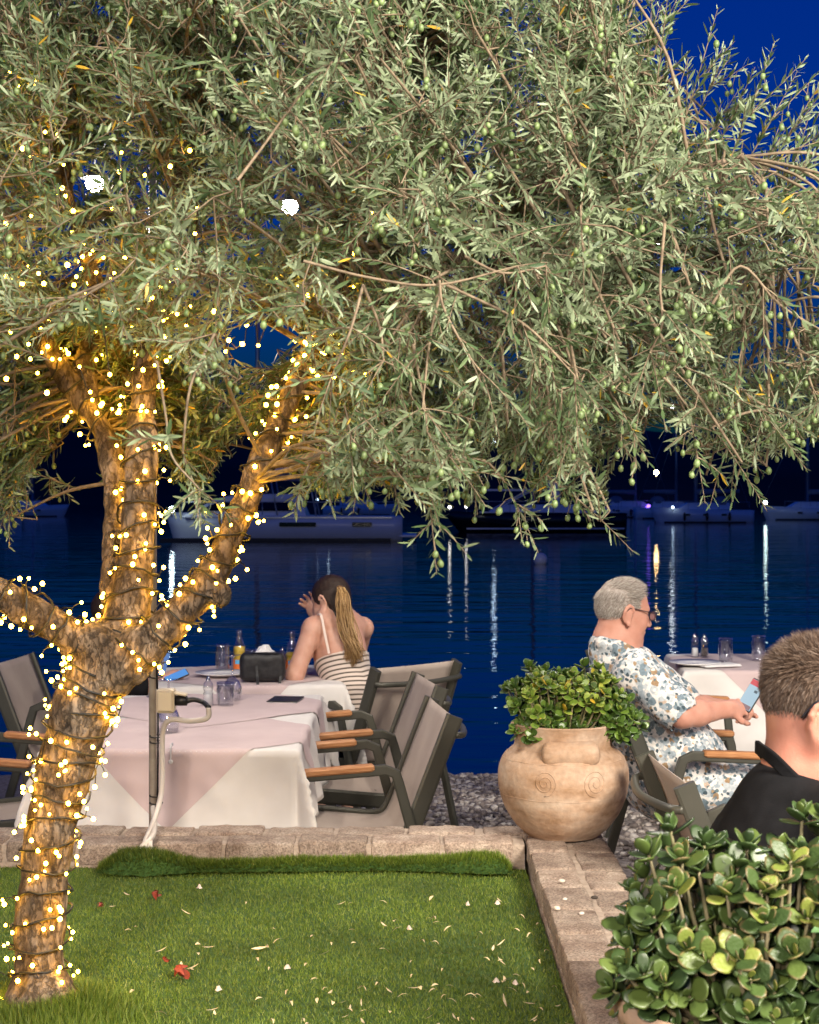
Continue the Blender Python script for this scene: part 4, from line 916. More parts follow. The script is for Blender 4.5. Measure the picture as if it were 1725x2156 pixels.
def bottle(p, label, fillto=.12):
    e = empty('juice_bottle', p, label, 'bottle', 'glass juice bottles'); b = MB()
    b.lathe([(0, 0), (.029, 0), (.031, .006), (.031, .060), (.027, .075), (.031, .092), (.030, .118), (.020, .142), (.0125, .158), (.0125, .185), (.014, .188), (.014, .196), (.011, .196)], 20); b.build('glass_body', M['bottleglass'], e)
    b = MB(); b.lathe([(0, .003), (.028, .003), (.029, .06), (.0255, .075), (.029, .092), (.028, min(.118, fillto)), (0, fillto)], 20); b.build('juice', M['juice'], e)
    lb_ = [(.0316, .012), (.0316, .058)]; b = MB()
    for k in range(8):
        pass
    b.lathe(lb_, 24); b.build('label_band', M['orange'], e); 
    b = MB(); b.add([(.0322*math.cos(a), .0322*math.sin(a), z) for z in (.036, .056) for a in [PI*1.32+PI*.36*k/6 for k in range(7)]], [(k, k+1, k+8, k+7) for k in range(6)]); b.build('label_patch', M['bluelab'], e); return e
# long table
P_ = ttop(T1, .0, 0)
tumbler(V(W(478, 1480, 6.55).x, 6.5, .7475), 'upturned tumbler beside the wine glass on the long table', .095, .036)
wineglass(V(W(480, 1480, 6.6).x+.012, 6.66, .7475), 'upturned wine glass at the far end of the long table')
shaker(V(W(440, 1490, 6.5).x, 6.48, .7475), 'glass salt shaker beside the upturned wine glass', M['salt'])
wineglass(V(W(357, 1560, 5.8).x, 5.78, .7475), 'upturned wine glass on the long table, half hidden by the pole')
wineglass(V(W(350, 1460, 7.1).x, 6.78, .7475), 'stemmed cocktail glass on the long table left of the socket box', False)
mb = empty('menu_folder', V(W(603, 1475, 6.7).x, 6.66, .7475), 'flat black menu folder at the far right corner of the long table', 'menu', rz=-.12)
b = MB(); b.box((0, 0, .006), (.125, .17, .004), bev=.001); b.build('cover', M['leather'], mb, False); b = MB(); b.box((0, 0, .0025), (.121, .166, .0028)); b.build('pages', M['paper'], mb, False); b = MB(); b.box((0, 0, .0005), (.125, .17, .001)); b.build('back_cover', M['leather'], mb, False)
def clip(p, label, rz=0):
    e = empty('cloth_clip', p, label, 'clip', 'white tablecloth clips', rz); b = MB(); b.tube([(0, .035, .006), (0, -.008, .007), (0, -.013, 0), (0, -.011, -.045)], 0, rect=(.012, .004, (1, 0, 0))); b.build('clip_body', M['plate'], e, False); b = MB(); b.ell((0, -.0125, -.045), (.008, .004, .008)); b.build('clip_tip', M['plate'], e)
clip(V(W(361, 1590, 5.4).x, T1[1]-.735-.008, .752), 'white clip holding the pink overlay on the front edge of the long table')
clip(V(W(1566, 1410, 7.82).x-.42, T3[1]-.41, .752), 'white clip on the front edge of the empty table at right')
# woman's table
tumbler(V(W(470, 1400, 7.75).x, 7.72, .7475), 'tall water tumbler at the left of the woman\'s table', .135, .034, False)
bottle(V(W(505, 1400, 7.8).x, 7.78, .7475), 'juice bottle with orange and blue label left of the handbag')
bottle(V(W(616, 1400, 7.75).x, 7.74, .7475), 'juice bottle beside the woman\'s arm, right of the napkins', .075)
tumbler(V(W(528, 1400, 7.85).x, 7.86, .7475), 'empty tumbler between the juice bottle and the napkin basket', .10, .034, False)
shaker(V(W(594, 1400, 7.7).x, 7.72, .7475), 'salt shaker between the napkin basket and the woman\'s bottle', M['salt'])
plate(V(W(470, 1410, 7.6).x, 7.56, .7475), 'white plate at the left of the woman\'s table')
bk = empty('napkin_basket', V(W(558, 1400, 7.75).x, 7.74, .7475), 'pale woven basket with a crumpled napkin behind the handbag', 'basket')
b = MB(); b.lathe([(0, .003), (.055, .003), (.062, .05), (.068, .085), (.062, .085), (.056, .05), (.05, .006), (0, .006)], 20); b.build('basket_body', M['wicker'], bk)
for z in (.02, .038, .056, .074): b = MB(); b.tube([((.0585+z*.12)*math.cos(2*PI*k/20), (.0585+z*.12)*math.sin(2*PI*k/20), z+.002*math.sin(k*PI)) for k in range(21)], .004, 5, False); b.build('weave', M['wicker'], bk)
b = MB(); b.grid(lambda u, v: (-.05+.1*u, -.045+.09*v, .085+.045*max(0, math.sin(u*PI)*math.sin(v*PI))+.018*mnoise.noise(Vector((u*5, v*5, 2)))), 14, 14); b.build('napkin', M['paper'], bk, False)
bag = empty('handbag', V(W(553, 1430, 7.33).x, 7.33, .7475), 'small black leather handbag with a hanging strap on the woman\'s table', 'handbag', rz=.1)
S2 = SDF((-.14, -.08, -.02), (.14, .08, .17), .004)
for z_ in (.028, .05, .07, .09, .108):
    for y_ in (-.02, 0, .02): S2.rc((-.078+.04*abs(z_-.07), y_, z_), (.078-.04*abs(z_-.07), y_, z_), .024, .024, .012)
mkobj('bag_body', S2.mesh('bag_body', lambda p: .0022*mnoise.noise(p*30), 2), M['leather'], bag)
b = MB(); b.tube(bez([(-.085, -.01, .12), (-.02, -.038, .135), (.07, -.035, .13)], 5), .003, 5); b.build('zip', M['bplastic'], bag)
b = MB(); b.tube(bez([(-.03, -.037, .13), (-.025, -.055, .04), (-.02, -.1, -.02), (-.005, -.11, -.16), (.03, -.10, -.22), (.065, -.09, -.15), (.075, -.06, -.02), (.085, -.03, .06), (.085, 0, .115)], 6), 0, rect=(.012, .003, (0, 1, .3))); b.build('strap', M['leather'], bag)
# empty table at right
shaker(V(W(1459, 1385, 8.5).x, 8.44, .7475), 'salt shaker on the empty table at right', M['salt']); shaker(V(W(1479, 1385, 8.5).x, 8.44, .7475), 'dark pepper shaker on the empty table at right', M['pepper'])
tumbler(V(W(1520, 1400, 8.2).x, 8.1, .7475), 'upturned cut tumbler, left one on the empty table at right', .13, .036)
tumbler(V(W(1593, 1400, 8.3).x, 8.25, .7475), 'upturned cut tumbler, right one on the empty table beside the man in black', .13, .036)
plate(V(W(1462, 1405, 8.05).x, 8.03, .7475), 'white plate on the left of the empty table', .13)
nk = empty('paper_napkin', V(W(1510, 1405, 7.98).x, 7.96, .752), 'folded white napkin under the left tumbler of the empty table', 'napkin'); b = MB(); b.box((0, 0, .004), (.20, .12, .006), Matrix.Rotation(.3, 3, 'Z'), bev=.002); b.build('fold', M['paper'], nk, False); b = MB(); b.box((.01, .0, .009), (.18, .10, .004), Matrix.Rotation(.38, 3, 'Z'), bev=.0015); b.build('fold', M['paper'], nk, False)
# ------------------------------------------------------------------ steel post with socket, conduit and hanging lamps
M['post'] = mat('galvanised_post', (0.36, 0.31, 0.26), 0.55, (0.46, 0.41, 0.35), 30, 4, metal=.35); M['conduit'] = mat('white_conduit', (0.62, 0.57, 0.51), .55, (.55, .49, .43), 14, 3); M['ivory'] = mat('ivory_socket', (0.68, 0.58, 0.42), .4)
PXp = W(322, 1600, 5.16); px, py = PXp.x, 5.16
po = empty('metal_post', (px, py, 0), 'slim metal post strapped with white conduit behind the tree', 'post')
b = MB(); b.tube([(0, 0, 0), (0, 0, 2.9)], .0125, 12); b.build('pipe', M['post'], po)
def wpt(u, v, d): return W(u, v, d)-Vector((px, py, 0))
b = MB(); b.tube(bez([wpt(440, 1490, 5.08), wpt(436, 1512, 5.08), wpt(400, 1518, 5.09), wpt(358, 1516, 5.1), wpt(343, 1545, 5.12), wpt(342, 1640, 5.13), wpt(336, 1690, 5.10), wpt(318, 1745, 4.98), wpt(306, 1775, 4.87), wpt(312, 1800, 4.85)], 6), .0088, 8); b.build('conduit', M['conduit'], po)
b = MB(); b.tube(bez([wpt(322, 1700, 5.12), wpt(326, 1740, 5.0), wpt(318, 1765, 4.88), wpt(298, 1785, 4.86), wpt(300, 1805, 4.85)], 6), .0085, 8); b.build('conduit', M['conduit'], po)
b = MB(); b.tube(bez([wpt(324, 1755, 4.93), wpt(316, 1775, 4.865), wpt(322, 1805, 4.85)], 6), .008, 8); b.build('conduit', M['conduit'], po)
b = MB(); b.tube([wpt(333, 1450, 5.14), wpt(333, 1560, 5.145), wpt(332, 1700, 5.14)], .0035, 6); b.tube([wpt(331, 1350, 5.14), wpt(331, 1450, 5.145)], .004, 6); b.build('cable', M['bplastic'], po)
for v in (1425, 1550, 1562, 1675, 1690): b = MB(); c_ = wpt(329, v, 5.145); b.tube([c_+V(.021*math.cos(2*PI*k/12), .021*math.sin(2*PI*k/12)*.8, .002*math.sin(2*PI*k/12)) for k in range(13)], .0022, 5, False); b.build('cable_tie', M['bplastic'], po)
bx_ = wpt(350, 1475, 5.12); sk = MB(); sk.box(bx_, (.058, .05, .075), bev=.005); so = sk.build('socket_box', M['ivory'], po, False)
b = MB(); b.box(bx_+V(0, -.027, 0), (.046, .008, .062), bev=.003); b.build('socket_cover', M['ivory'], so, False)
b = MB(); b.box(bx_+V(.045, 0, .022), (.045, .04, .007), Matrix.Rotation(.18, 3, 'Y'), bev=.002); b.build('socket_lid', M['ivory'], so, False)
b = MB(); b.tube([bx_+V(.028, 0, .0), bx_+V(.066, 0, 0), bx_+V(.068, 0, 0)], [.0165, .0165, .012], 12); b.tube(bez([bx_+V(.066, 0, 0), bx_+V(.09, 0, .003), bx_+V(.118, 0, -.006), wpt(440, 1490, 5.08)], 5), lerp_list([.010, .008, .0075, .0085], 5), 10); b.build('plug', M['bplastic'], po)
M['lampglow'] = mat('lamp_glow', (1, 1, 1), .4, emis=(1.0, 0.97, 0.92), estr=120)
def pendant(u, v, d, r, label, power):
    p = W(u, v, d); e = empty('pendant_lamp', p, label, 'lamp', 'white lamps hanging behind the crown')
    b = MB(); b.ell((0, 0, 0), (r, r, r), 12, 8); b.build('bulb', M['lampglow'], e)
    b = MB(); b.lathe([(r*.5, r*1.9), (r*.6, r*1.3), (r*1.6, r*.5), (r*1.55, r*.45), (r*.5, r*1.25)], 16); b.build('shade', M['bplastic'], e)
    b = MB(); b.tube([(0, 0, r*1.8), (0, 0, .35)], .004, 6); b.build('cord', M['bplastic'], e)
    l = bpy.data.lights.new('pendant_light', 'POINT'); l.energy = power; l.color = (1, .9, .78); l.shadow_soft_size = r*1.3; lo_ = bpy.data.objects.new('light', l); COL.objects.link(lo_); lo_.parent = e; lo_.location = (0, 0, -r*1.7)
    return p+V(0, 0, .35)
pe = [pendant(200, 385, 5.5, .032, 'white pendant lamp shining through the leaves at upper left', 60), pendant(610, 435, 5.7, .030, 'brightest white pendant lamp shining through the middle of the crown', 75), pendant(1390, 515, 6.6, .030, 'small white pendant lamp shining through the right of the crown', 70)]
cb = empty('lamp_cable', (px, py, 2.88), 'dark overhead cable from the post that carries the white lamps', 'cable')
b = MB(); o0 = V(px, py, 2.88); far_ = V(4.5, 7.6, 3.1); b.tube(bez([V(-3.2, 5.6, 3.1)-o0, pe[0]-o0, V(0, .02, 0), pe[1]-o0, pe[2]-o0, far_-o0], 8), .004, 6); b.build('cable_run', M['bplastic'], cb)
b = MB(); b.tube([V(-.0, .0, -.06), V(0, .02, 0.01)], .006, 6); b.build('hook', M['steel'], cb)
# ------------------------------------------------------------------ people
def skin(name, c1, c2): return mat(name, c1, .48, c2, 22, 4, bump=(260, .18, .002), sss=.12, spec=.4, lo=.3, hi=.7)
M['skin1'] = skin('skin_rosy', (.52, .25, .18), (.60, .32, .24)); M['skin2'] = skin('skin_warm', (.55, .29, .20), (.62, .36, .27)); M['skin3'] = skin('skin_ruddy', (.46, .19, .13), (.54, .26, .185))
class Fr:
    """head frame: forward, left, up"""
    def __init__(s, o, f, tilt=0.0):
        s.o = Vector(o); f = Vector(f).normalized(); l = Vector((0, 0, 1)).cross(f).normalized(); u = f.cross(l)
        s.f = (f*math.cos(tilt)-u*math.sin(tilt)); s.u = (u*math.cos(tilt)+f*math.sin(tilt)); s.l = l; s.R = (s.f, s.l, s.u)
    def __call__(s, f, l, u): return s.o+s.f*f+s.l*l+s.u*u
def head(S, h, k=1.0, male=True, ear=True):
    R = h.R; e = lambda c, r, kk=.012, op='+', RR=None: S.el(h(*[x*k for x in c]), [x*k for x in r], RR or R, kk, op)
    e((-.008, 0, .022), (.097, .076, .088), .0); e((.028, 0, -.03), (.060, .060, .085), .03); e((.03, 0, -.082), (.050, .052 if male else .045, .034), .03); e((.070, 0, -.097), (.019, .022, .017), .02)
    e((.058, .036, -.035), (.026, .024, .03), .02); e((.058, -.036, -.035), (.026, .024, .03), .02); e((.072, 0, .018), (.020, .052, .012), .014)
    S.rc(h(.086*k, 0, .004*k), h(.108*k, 0, -.036*k), .0085*k, .0125*k, .01); e((.098, .011, -.041), (.010, .008, .007), .006); e((.098, -.011, -.041), (.010, .008, .007), .006)
    for s_ in (1, -1): e((.088, .031*s_, -.004), (.014, .018, .011), .008, '-'); e((.074, .031*s_, -.005), (.0135, .0135, .0135), .003)
    e((.084, 0, -.066), (.015, .024, .006), .006); e((.081, 0, -.076), (.014, .021, .006), .006)
    if ear:
        for s_ in (1, -1):
            c = h(-.012*k, .076*s_*k, -.018*k); pts = [h((-.012+.020*math.cos(a))*k, (.081+.004*math.sin(a*.5))*s_*k, (-.012+.031*math.sin(a))*k) for a in [x*PI/180 for x in (-120, -160, 165, 130, 95, 60, 25)]]
            S.el(c, (.016*k, .0075*k, .028*k), R, .008); S.chain(pts, [.0055*k, .0058*k, .006*k, .006*k, .006*k, .0055*k, .005*k], .004); S.el(h(-.006*k, .080*s_*k, -.046*k), (.010*k, .0065*k, .011*k), R, .006); S.el(h(-.006*k, .086*s_*k, -.014*k), (.008*k, .006*k, .014*k), R, .004, '-')
def hand(S, wrist, fwd, up, k=1.0, curl=(.5, .9, .7), spread=.14, thumb=1, splay=0.0):
    f = Vector(fwd).normalized(); n = Vector(up); n = (n-f*n.dot(f)).normalized(); s_ = f.cross(n)*thumb   # thumb side = s_
    w = Vector(wrist); pal = w+f*.048*k; S.el(pal, (.050*k, .040*k, .017*k), (f, s_, n), .014); S.rc(w, w+f*.03*k, .026*k, .026*k, .02)
    for i, (off, L_) in enumerate(((.030, .072), (.010, .080), (-.010, .075), (-.029, .058))):
        p = w+f*.085*k+s_*off*k; d = (f+s_*(off*spread/.03+splay)).normalized(); pts = [p]; rr = [.0098*k]; a = 0
        for j, (q, c) in enumerate(zip((.44, .31, .25), curl)):
            a += c*(1+.12*i); dd = d*math.cos(a)-n*math.sin(a); pts.append(pts[-1]+dd*L_*q*k); rr.append([.0092, .0084, .0072][j]*k)
        S.chain(pts, rr, .004)
    p = w+f*.025*k+s_*.026*k; d1 = (f*.6+s_*.75-n*.25).normalized(); q = p+d1*.036*k; d2 = (f*.95+s_*.25-n*.3).normalized(); r = q+d2*.030*k; t = r+(f*.9-n*.4).normalized()*.024*k; S.chain([p, q, r, t], [.014*k, .0115*k, .0098*k, .008*k], .006)
def strands(name, roots, dirs, lens, wid, m, parent, bendv=None, tints=None):
    """thin two segment hair blades"""
    n = len(roots); R = np.array(roots); D = np.array(dirs); D /= np.linalg.norm(D, axis=1)[:, None]; L_ = np.array(lens)[:, None]; a = rng.normal(0, 1, (n, 3)); s_ = np.cross(D, a); s_ /= np.linalg.norm(s_, axis=1)[:, None]; s_ *= wid
    B = np.array(bendv) if bendv is not None else np.zeros((n, 3)); m1 = R+D*L_*.5+B*L_*.15; m2 = R+D*L_+B*L_*.6
    P = np.stack([R-s_, R+s_, m1-s_*.8, m1+s_*.8, m2], 1).reshape(-1, 3); f3 = np.array([(0, 1, 3), (0, 3, 2), (2, 3, 4)]); f = (f3[None]+np.arange(n)[:, None, None]*5).reshape(-1, 3)
    me = np_mesh(name, P, f, False); t = me.attributes.new('tint', 'FLOAT', 'POINT'); t.data.foreach_set('value', np.repeat(rng.random(n) if tints is None else tints, 5).astype(np.float32)); o = mkobj(name, me, m, parent); o['kind'] = 'stuff'; return o
def person(loc, label): return empty('person', loc, label, 'person')
def put(name, S, m, par, disp=None, it=1): o = mkobj(name, S.mesh(name, disp, it), m, par); o.location = -par.location; return o
M['cotton_black'] = mat('black_linen', (.0055, .0055, .0065), .9, (.010, .010, .0115), 30, 4, bump=(500, .4, .002), spec=.25)
M['denim'] = mat('dark_trousers', (.03, .035, .05), .85, (.04, .045, .06), 40, 3); M['shoe'] = mat('brown_sandal', (.12, .07, .04), .6)
def floral():
    m, nt, b = nmat('floral_cotton'); N, L = nt.nodes, nt.links; b.inputs['Roughness'].default_value = .85
    tc = N.new('ShaderNodeTexCoord'); nz = N.new('ShaderNodeTexNoise'); nz.inputs['Scale'].default_value = 45; nz.inputs['Detail'].default_value = 2; L.new(tc.outputs['Object'], nz.inputs['Vector'])
    ml = N.new('ShaderNodeVectorMath'); ml.operation = 'SCALE'; ml.inputs['Scale'].default_value = .018; L.new(nz.outputs['Color'], ml.inputs[0]); ad = N.new('ShaderNodeVectorMath'); L.new(tc.outputs['Object'], ad.inputs[0]); L.new(ml.outputs[0], ad.inputs[1])
    def layer(scale, r0, r1, cols, under, off):
        mp = N.new('ShaderNodeMapping'); mp.inputs['Location'].default_value = (off, off*.7, off*.3); L.new(ad.outputs[0], mp.inputs[0])
        vo = N.new('ShaderNodeTexVoronoi'); vo.inputs['Scale'].default_value = scale; L.new(mp.outputs[0], vo.inputs['Vector']); sp = N.new('ShaderNodeSeparateColor'); L.new(vo.outputs['Color'], sp.inputs[0])
        cr = N.new('ShaderNodeValToRGB'); cr.color_ramp.interpolation = 'CONSTANT'; e = cr.color_ramp.elements; e[0].position = 0; e[0].color = (*cols[0][1], 1); e[1].position = cols[-1][0]; e[1].color = (*cols[-1][1], 1)
        for p, c in cols[1:-1]: x = e.new(p); x.color = (*c, 1)
        L.new(sp.outputs[0], cr.inputs[0]); mr = N.new('ShaderNodeMapRange'); mr.inputs[1].default_value = r0; mr.inputs[2].default_value = r1; mr.inputs[3].default_value = 1; mr.inputs[4].default_value = 0; L.new(vo.outputs['Distance'], mr.inputs[0])
        mi = N.new('ShaderNodeMix'); mi.data_type = 'RGBA'; L.new(mr.outputs[0], mi.inputs[0]); L.new(cr.outputs[0], mi.inputs[7])
        if isinstance(under, tuple): mi.inputs[6].default_value = (*under, 1)
        else: L.new(under, mi.inputs[6])
        return mi.outputs[2]
    a1 = layer(38, .55, .66, [(0, (.32, .38, .42)), (.3, (.16, .22, .26)), (.6, (.44, .48, .50)), (.84, (.46, .36, .28)), (.94, (.30, .20, .11))], (.72, .69, .65), 0)
    a2 = layer(58, .36, .44, [(0, (.045, .075, .095)), (.2, (.16, .21, .24)), (.42, (.70, .67, .63)), (.62, (.10, .15, .17)), (.82, (.36, .25, .14)), (.92, (.66, .60, .54))], a1, 3.1)
    class _O: pass
    mi = _O(); mi.outputs = [None, None, a2]
    # petal streaks
    n2 = N.new('ShaderNodeTexNoise'); n2.inputs['Scale'].default_value = 120; L.new(tc.outputs['Object'], n2.inputs['Vector']); m3 = N.new('ShaderNodeMix'); m3.data_type = 'RGBA'; m3.blend_type = 'OVERLAY'; m3.inputs[0].default_value = .45; L.new(mi.outputs[2], m3.inputs[6]); L.new(n2.outputs[0], m3.inputs[7]); L.new(m3.outputs[2], b.inputs['Base Color']); return m
M['floral'] = floral()
def wrinkle(a, s_, b=0, s2=30):
    return lambda p: a*mnoise.noise(Vector((p.x*s_, p.y*s_, p.z*s_*.6)))+b*mnoise.noise(p*s2)

# ---- man in the floral shirt, in profile, holding a phone
D = 6.1; mg = person(V(1.03, 6.1, 0), 'grey haired man in floral shirt and glasses holding a phone')
h = Fr(W(1312, 1285, 6.12), (.955, .30, 0), .16); K = 1.05
hip = V(.985, 6.12, .53); chest = W(1330, 1470, 6.12); neck = W(1292, 1352, 6.13); shR = W(1338, 1412, 5.93); shL = W(1338, 1400, 6.33); elR = W(1436, 1506, 5.84); elL = W(1450, 1490, 6.36); wrR = W(1530, 1494, 5.93); wrL = W(1545, 1492, 6.16); phone = W(1582, 1466, 6.0)
kn = [V(1.42, 6.00, .50), V(1.42, 6.28, .50)]; an = [V(1.40, 5.98, .09), V(1.42, 6.30, .09)]
S = SDF((.60, 5.62, -.02), (1.72, 6.6, 1.32), .0052); head(S, h, K)
S.rc(h(-.022, 0, -.055), neck, .054, .057, .03); S.rc(neck, chest, .08, .12, .05); S.rc(shR, shL, .06, .06, .04); S.rc(chest, hip, .13, .15, .05); S.el(W(1425, 1580, 6.1), (.13, .15, .14), k=.06)
for sh, el, wr in ((shR, elR, wrR), (shL, elL, wrL)): S.rc(sh, el, .058, .046, .03); S.rc(el, el.lerp(wr, .35), .044, .046, .02); S.rc(el.lerp(wr, .35), wr, .046, .029, .02)
hand(S, wrR, W(1575, 1486, 6.0)-wrR, V(.1, -.75, .6), 1.0, (1.0, 1.1, .7), .10, 1); hand(S, wrL, W(1578, 1480, 6.05)-wrL, V(.1, .8, .5), .95, (.9, 1.1, .8), .1, -1)
for i, s_ in enumerate((-.09, .09)): S.rc(hip+V(0, s_, -.01), kn[i], .088, .06, .04); S.rc(kn[i], an[i], .055, .036, .03); S.rc(an[i]+V(-.03, 0, -.04), an[i]+V(.15, 0, -.055), .038, .03, .03)
put('body', S, M['skin1'], mg)
C = SDF((.58, 5.68, .36), (1.5, 6.58, 1.2), .0058)      # shirt
C.rc(neck+V(-.005, 0, -.03), chest, .092, .150, .06); C.rc(shR+V(-.005, 0, -.015), shL+V(-.005, 0, -.015), .074, .074, .05); C.rc(chest, hip, .155, .178, .06); C.el(W(1430, 1585, 6.1), (.150, .172, .150), k=.07); C.el(hip+V(.04, 0, .05), (.19, .18, .13), k=.06)
C.rc(shR, shR.lerp(elR, .86), .079, .080, .03); C.rc(shL, shL.lerp(elL, .86), .079, .080, .03)
dR = (elR-shR).normalized()
C.rc(shR.lerp(elR, .84), elR+dR*.16, .062, .060, .004, '-'); dL = (elL-shL).normalized(); C.rc(shL.lerp(elL, .84), elL+dL*.16, .062, .060, .004, '-')
C.chain([neck+V(-.07, -.02, .0), neck+V(-.055, -.065, .006), neck+V(.0, -.085, -.012), neck+V(.07, -.06, -.05), neck+V(.10, -.02, -.085)], [.018]*5, .02); C.chain([neck+V(-.07, -.02, .0), neck+V(-.055, .055, .006), neck+V(.0, .085, -.012), neck+V(.07, .06, -.05)], [.018]*4, .02)
C.rc(neck+V(-.01, 0, -.0), h(-.02, 0, -.04), .066, .062, .01, '-'); C.plane((0, 0, .44), (-.1, 0, -1))
put('shirt', C, M['floral'], mg, lambda p: .007*mnoise.noise(Vector((p.x*9, p.y*9, p.z*7)))+.0035*mnoise.noise(Vector((p.x*24+p.z*12, p.y*24, p.z*20))), 2)
b = MB(); sl = [shR.lerp(elR, .845)]
C = SDF((.72, 5.75, .28), (1.6, 6.5, .78), .007)
for i, s_ in enumerate((-.09, .09)): C.rc(hip+V(0, s_, -.01), kn[i]+V(-.03, 0, 0), .112, .088, .04)
C.rc(hip+V(-.02, -.06, .02), hip+V(-.02, .06, .02), .13, .13, .05); C.plane(kn[0]+V(-.06, 0, 0), (1, 0, 0)); put('shorts', C, M['floral'], mg, wrinkle(.005, 14), 1)
M['hair_grey'] = tint_mat('grey_hair', [(0, (.16, .13, .11)), (.45, (.34, .295, .26)), (1, (.66, .62, .56))], .6)
def short_hair(par, h, K, m, n, rule, name='hair', lenf=None, wid=.0007, flow=None, ry=.076):
    roots, dirs, lens, bd = [], [], [], []
    R_ = Vector((.098*K, (ry+.0015)*K, .0895*K)); c = Vector((-.008, 0, .022))*K
    while len(roots) < n:
        d = Vector((random.gauss(0, 1), random.gauss(0, 1), random.gauss(0, 1))).normalized(); p = Vector((d.x*R_.x, d.y*R_.y, d.z*R_.z))+c; q = p/K
        if not rule(q): continue
        nl = Vector((d.x/R_.x, d.y/R_.y, d.z/R_.z)).normalized(); fl = flow(q) if flow else Vector((-.4, 0, -.6)); dd = (nl*(.55 if not lenf else 1)+fl+Vector((random.gauss(0, .25), random.gauss(0, .25), random.gauss(0, .25)))).normalized()
        w = lambda v_: h.f*v_.x+h.l*v_.y+h.u*v_.z
        roots.append(h.o+w(p)-par.location); dirs.append(w(dd)); lens.append(lenf(q) if lenf else random.uniform(.010, .020)); bd.append(w(fl)*.6)
    return strands(name, roots, dirs, lens, wid, m, par, bd)
def grule(q):   # hair on back, sides and top; high receding forehead
    return (q.x < -.026 and q.z > -.034+.35*max(0, q.x+.06)) or (q.z > .055-.35*max(0, q.x-.03) and q.x < .055-.012*abs(q.y)/.05 and q.z > .02) or (q.x < .03 and q.z > .012 and abs(q.y) > .03 and q.x < .045)
def hair_cap(par, h, K, m, rule, t, name='hair_cap', ry=.076):
    """scalp covering as a thin shell over the part of the skull that has hair"""
    n1, n2 = 96, 60; vs = []; ok = []
    for j in range(n2):
        for i in range(n1):
            a, b_ = 2*PI*i/n1, -PI/2+PI*j/(n2-1); d = Vector((math.cos(b_)*math.cos(a), math.cos(b_)*math.sin(a), math.sin(b_))); p0 = Vector((d.x*.097-.008, d.y*ry, d.z*.088+.022)); r = rule(p0); tt = t*(1+.35*mnoise.noise(p0*60)) if r else -.004
            p = Vector((d.x*(.097+tt)-.008, d.y*(ry+tt), d.z*(.088+tt)+.022))*K; vs.append(h.o-par.location+h.f*p.x+h.l*p.y+h.u*p.z); ok.append(r)
    fs = []
    for j in range(n2-1):
        for i in range(n1):
            q = (j*n1+i, j*n1+(i+1) % n1, (j+1)*n1+(i+1) % n1, (j+1)*n1+i)
            if any(ok[x] for x in q): fs.append(q)
    b = MB(); b.add(vs, fs); o = b.build(name, m, par); return o
random.seed(2)
M['cap_grey'] = mat('grey_hair_mass', (.25, .21, .18), .7, (.42, .37, .33), 40, 4, bump=(240, .8, .006))
cap = hair_cap(mg, h, K, M['cap_grey'], grule, .002); hs = short_hair(mg, h, K, M['hair_grey'], 12000, grule, 'hair', lambda q: random.uniform(.004, .008) if q.z < .045 else random.uniform(.010, .018), .0007, lambda q: (Vector((-.9, 0, -2.2)) if q.x < -.03 and q.z < .07 else Vector((1.6, .4*(1 if q.y > 0 else -1), .5))))
# glasses
gl = empty('glasses', h.o, 'thin dark glasses worn by the man in the floral shirt', 'glasses'); b = MB(); hp = lambda f, l, u: h(f*K, l*K, u*K)-h.o
M['glframe'] = mat('dark_frame', (.02, .02, .025), .35)
for s_ in (1, -1):
    b = MB(); b.tube([hp(-.025, .083*s_, -.002), hp(-.012, .085*s_, .012), hp(.03, .078*s_, .010), hp(.095, .064*s_, .006)], .0019, 6); b.build('temple', M['glframe'], gl)
    b = MB(); b.tube([hp(.103+.001*math.cos(a), (.034+.026*math.cos(a))*s_, -.004+.017*math.sin(a)) for a in [2*PI*k/16 for k in range(17)]], .0016, 5, False); b.build('rim', M['glframe'], gl)
    b = MB(); b.add([hp(.103, (.034+.025*math.cos(a))*s_, -.004+.0165*math.sin(a)) for a in [2*PI*k/16 for k in range(16)]], [tuple(range(16))]); b.build('lens', M['glass'], gl)
b = MB(); b.tube([hp(.103, .009, .002), hp(.108, 0, .006), hp(.103, -.009, .002)], .0016, 5); b.build('bridge', M['glframe'], gl)
# phone
def em(name, c, s_): return mat(name, (.01, .01, .012), .25, emis=c, estr=s_)
def phone_obj(p, ax_, up, label, scr, hdr=None, k=1.0):
    x = Vector(ax_).normalized(); n = Vector(up); n = (n-x*n.dot(x)).normalized(); y = n.cross(x); e = empty('phone', p, label, 'phone'); Mx = Matrix((x, y, n)).transposed(); b = MB(); b.box((0, 0, 0), (.148*k, .072*k, .009), Mx, bev=.003); b.build('case', M['bplastic'], e, False)
    b = MB(); b.box(n*.0048, (.138*k, .066*k, .001), Mx); b.build('screen', scr, e, False)
    if hdr: b = MB(); b.box(n*.0056+x*.055*k, (.026*k, .066*k, .001), Mx); b.build('screen_banner', hdr, e, False); b = MB(); b.box(n*.0056-x*.058*k, (.020*k, .060*k, .001), Mx); b.build('screen_footer', em('screen_pink', (.6, .32, .36), .4), e, False); b = MB(); b.box(n*.0056+x*.02*k-y*.012*k, (.012*k, .016*k, .001), Mx); b.build('screen_icon', em('screen_dark', (.1, .2, .28), .4), e, False)
    return e
phone_obj(W(1583, 1464, 5.98), V(.55, .12, .83), V(-.55, -.72, .35), 'lit phone with red banner in the hand of the man in the floral shirt', em('screen_white', (.45, .66, .80), .8), em('screen_red', (.75, .03, .06), .8), .85)

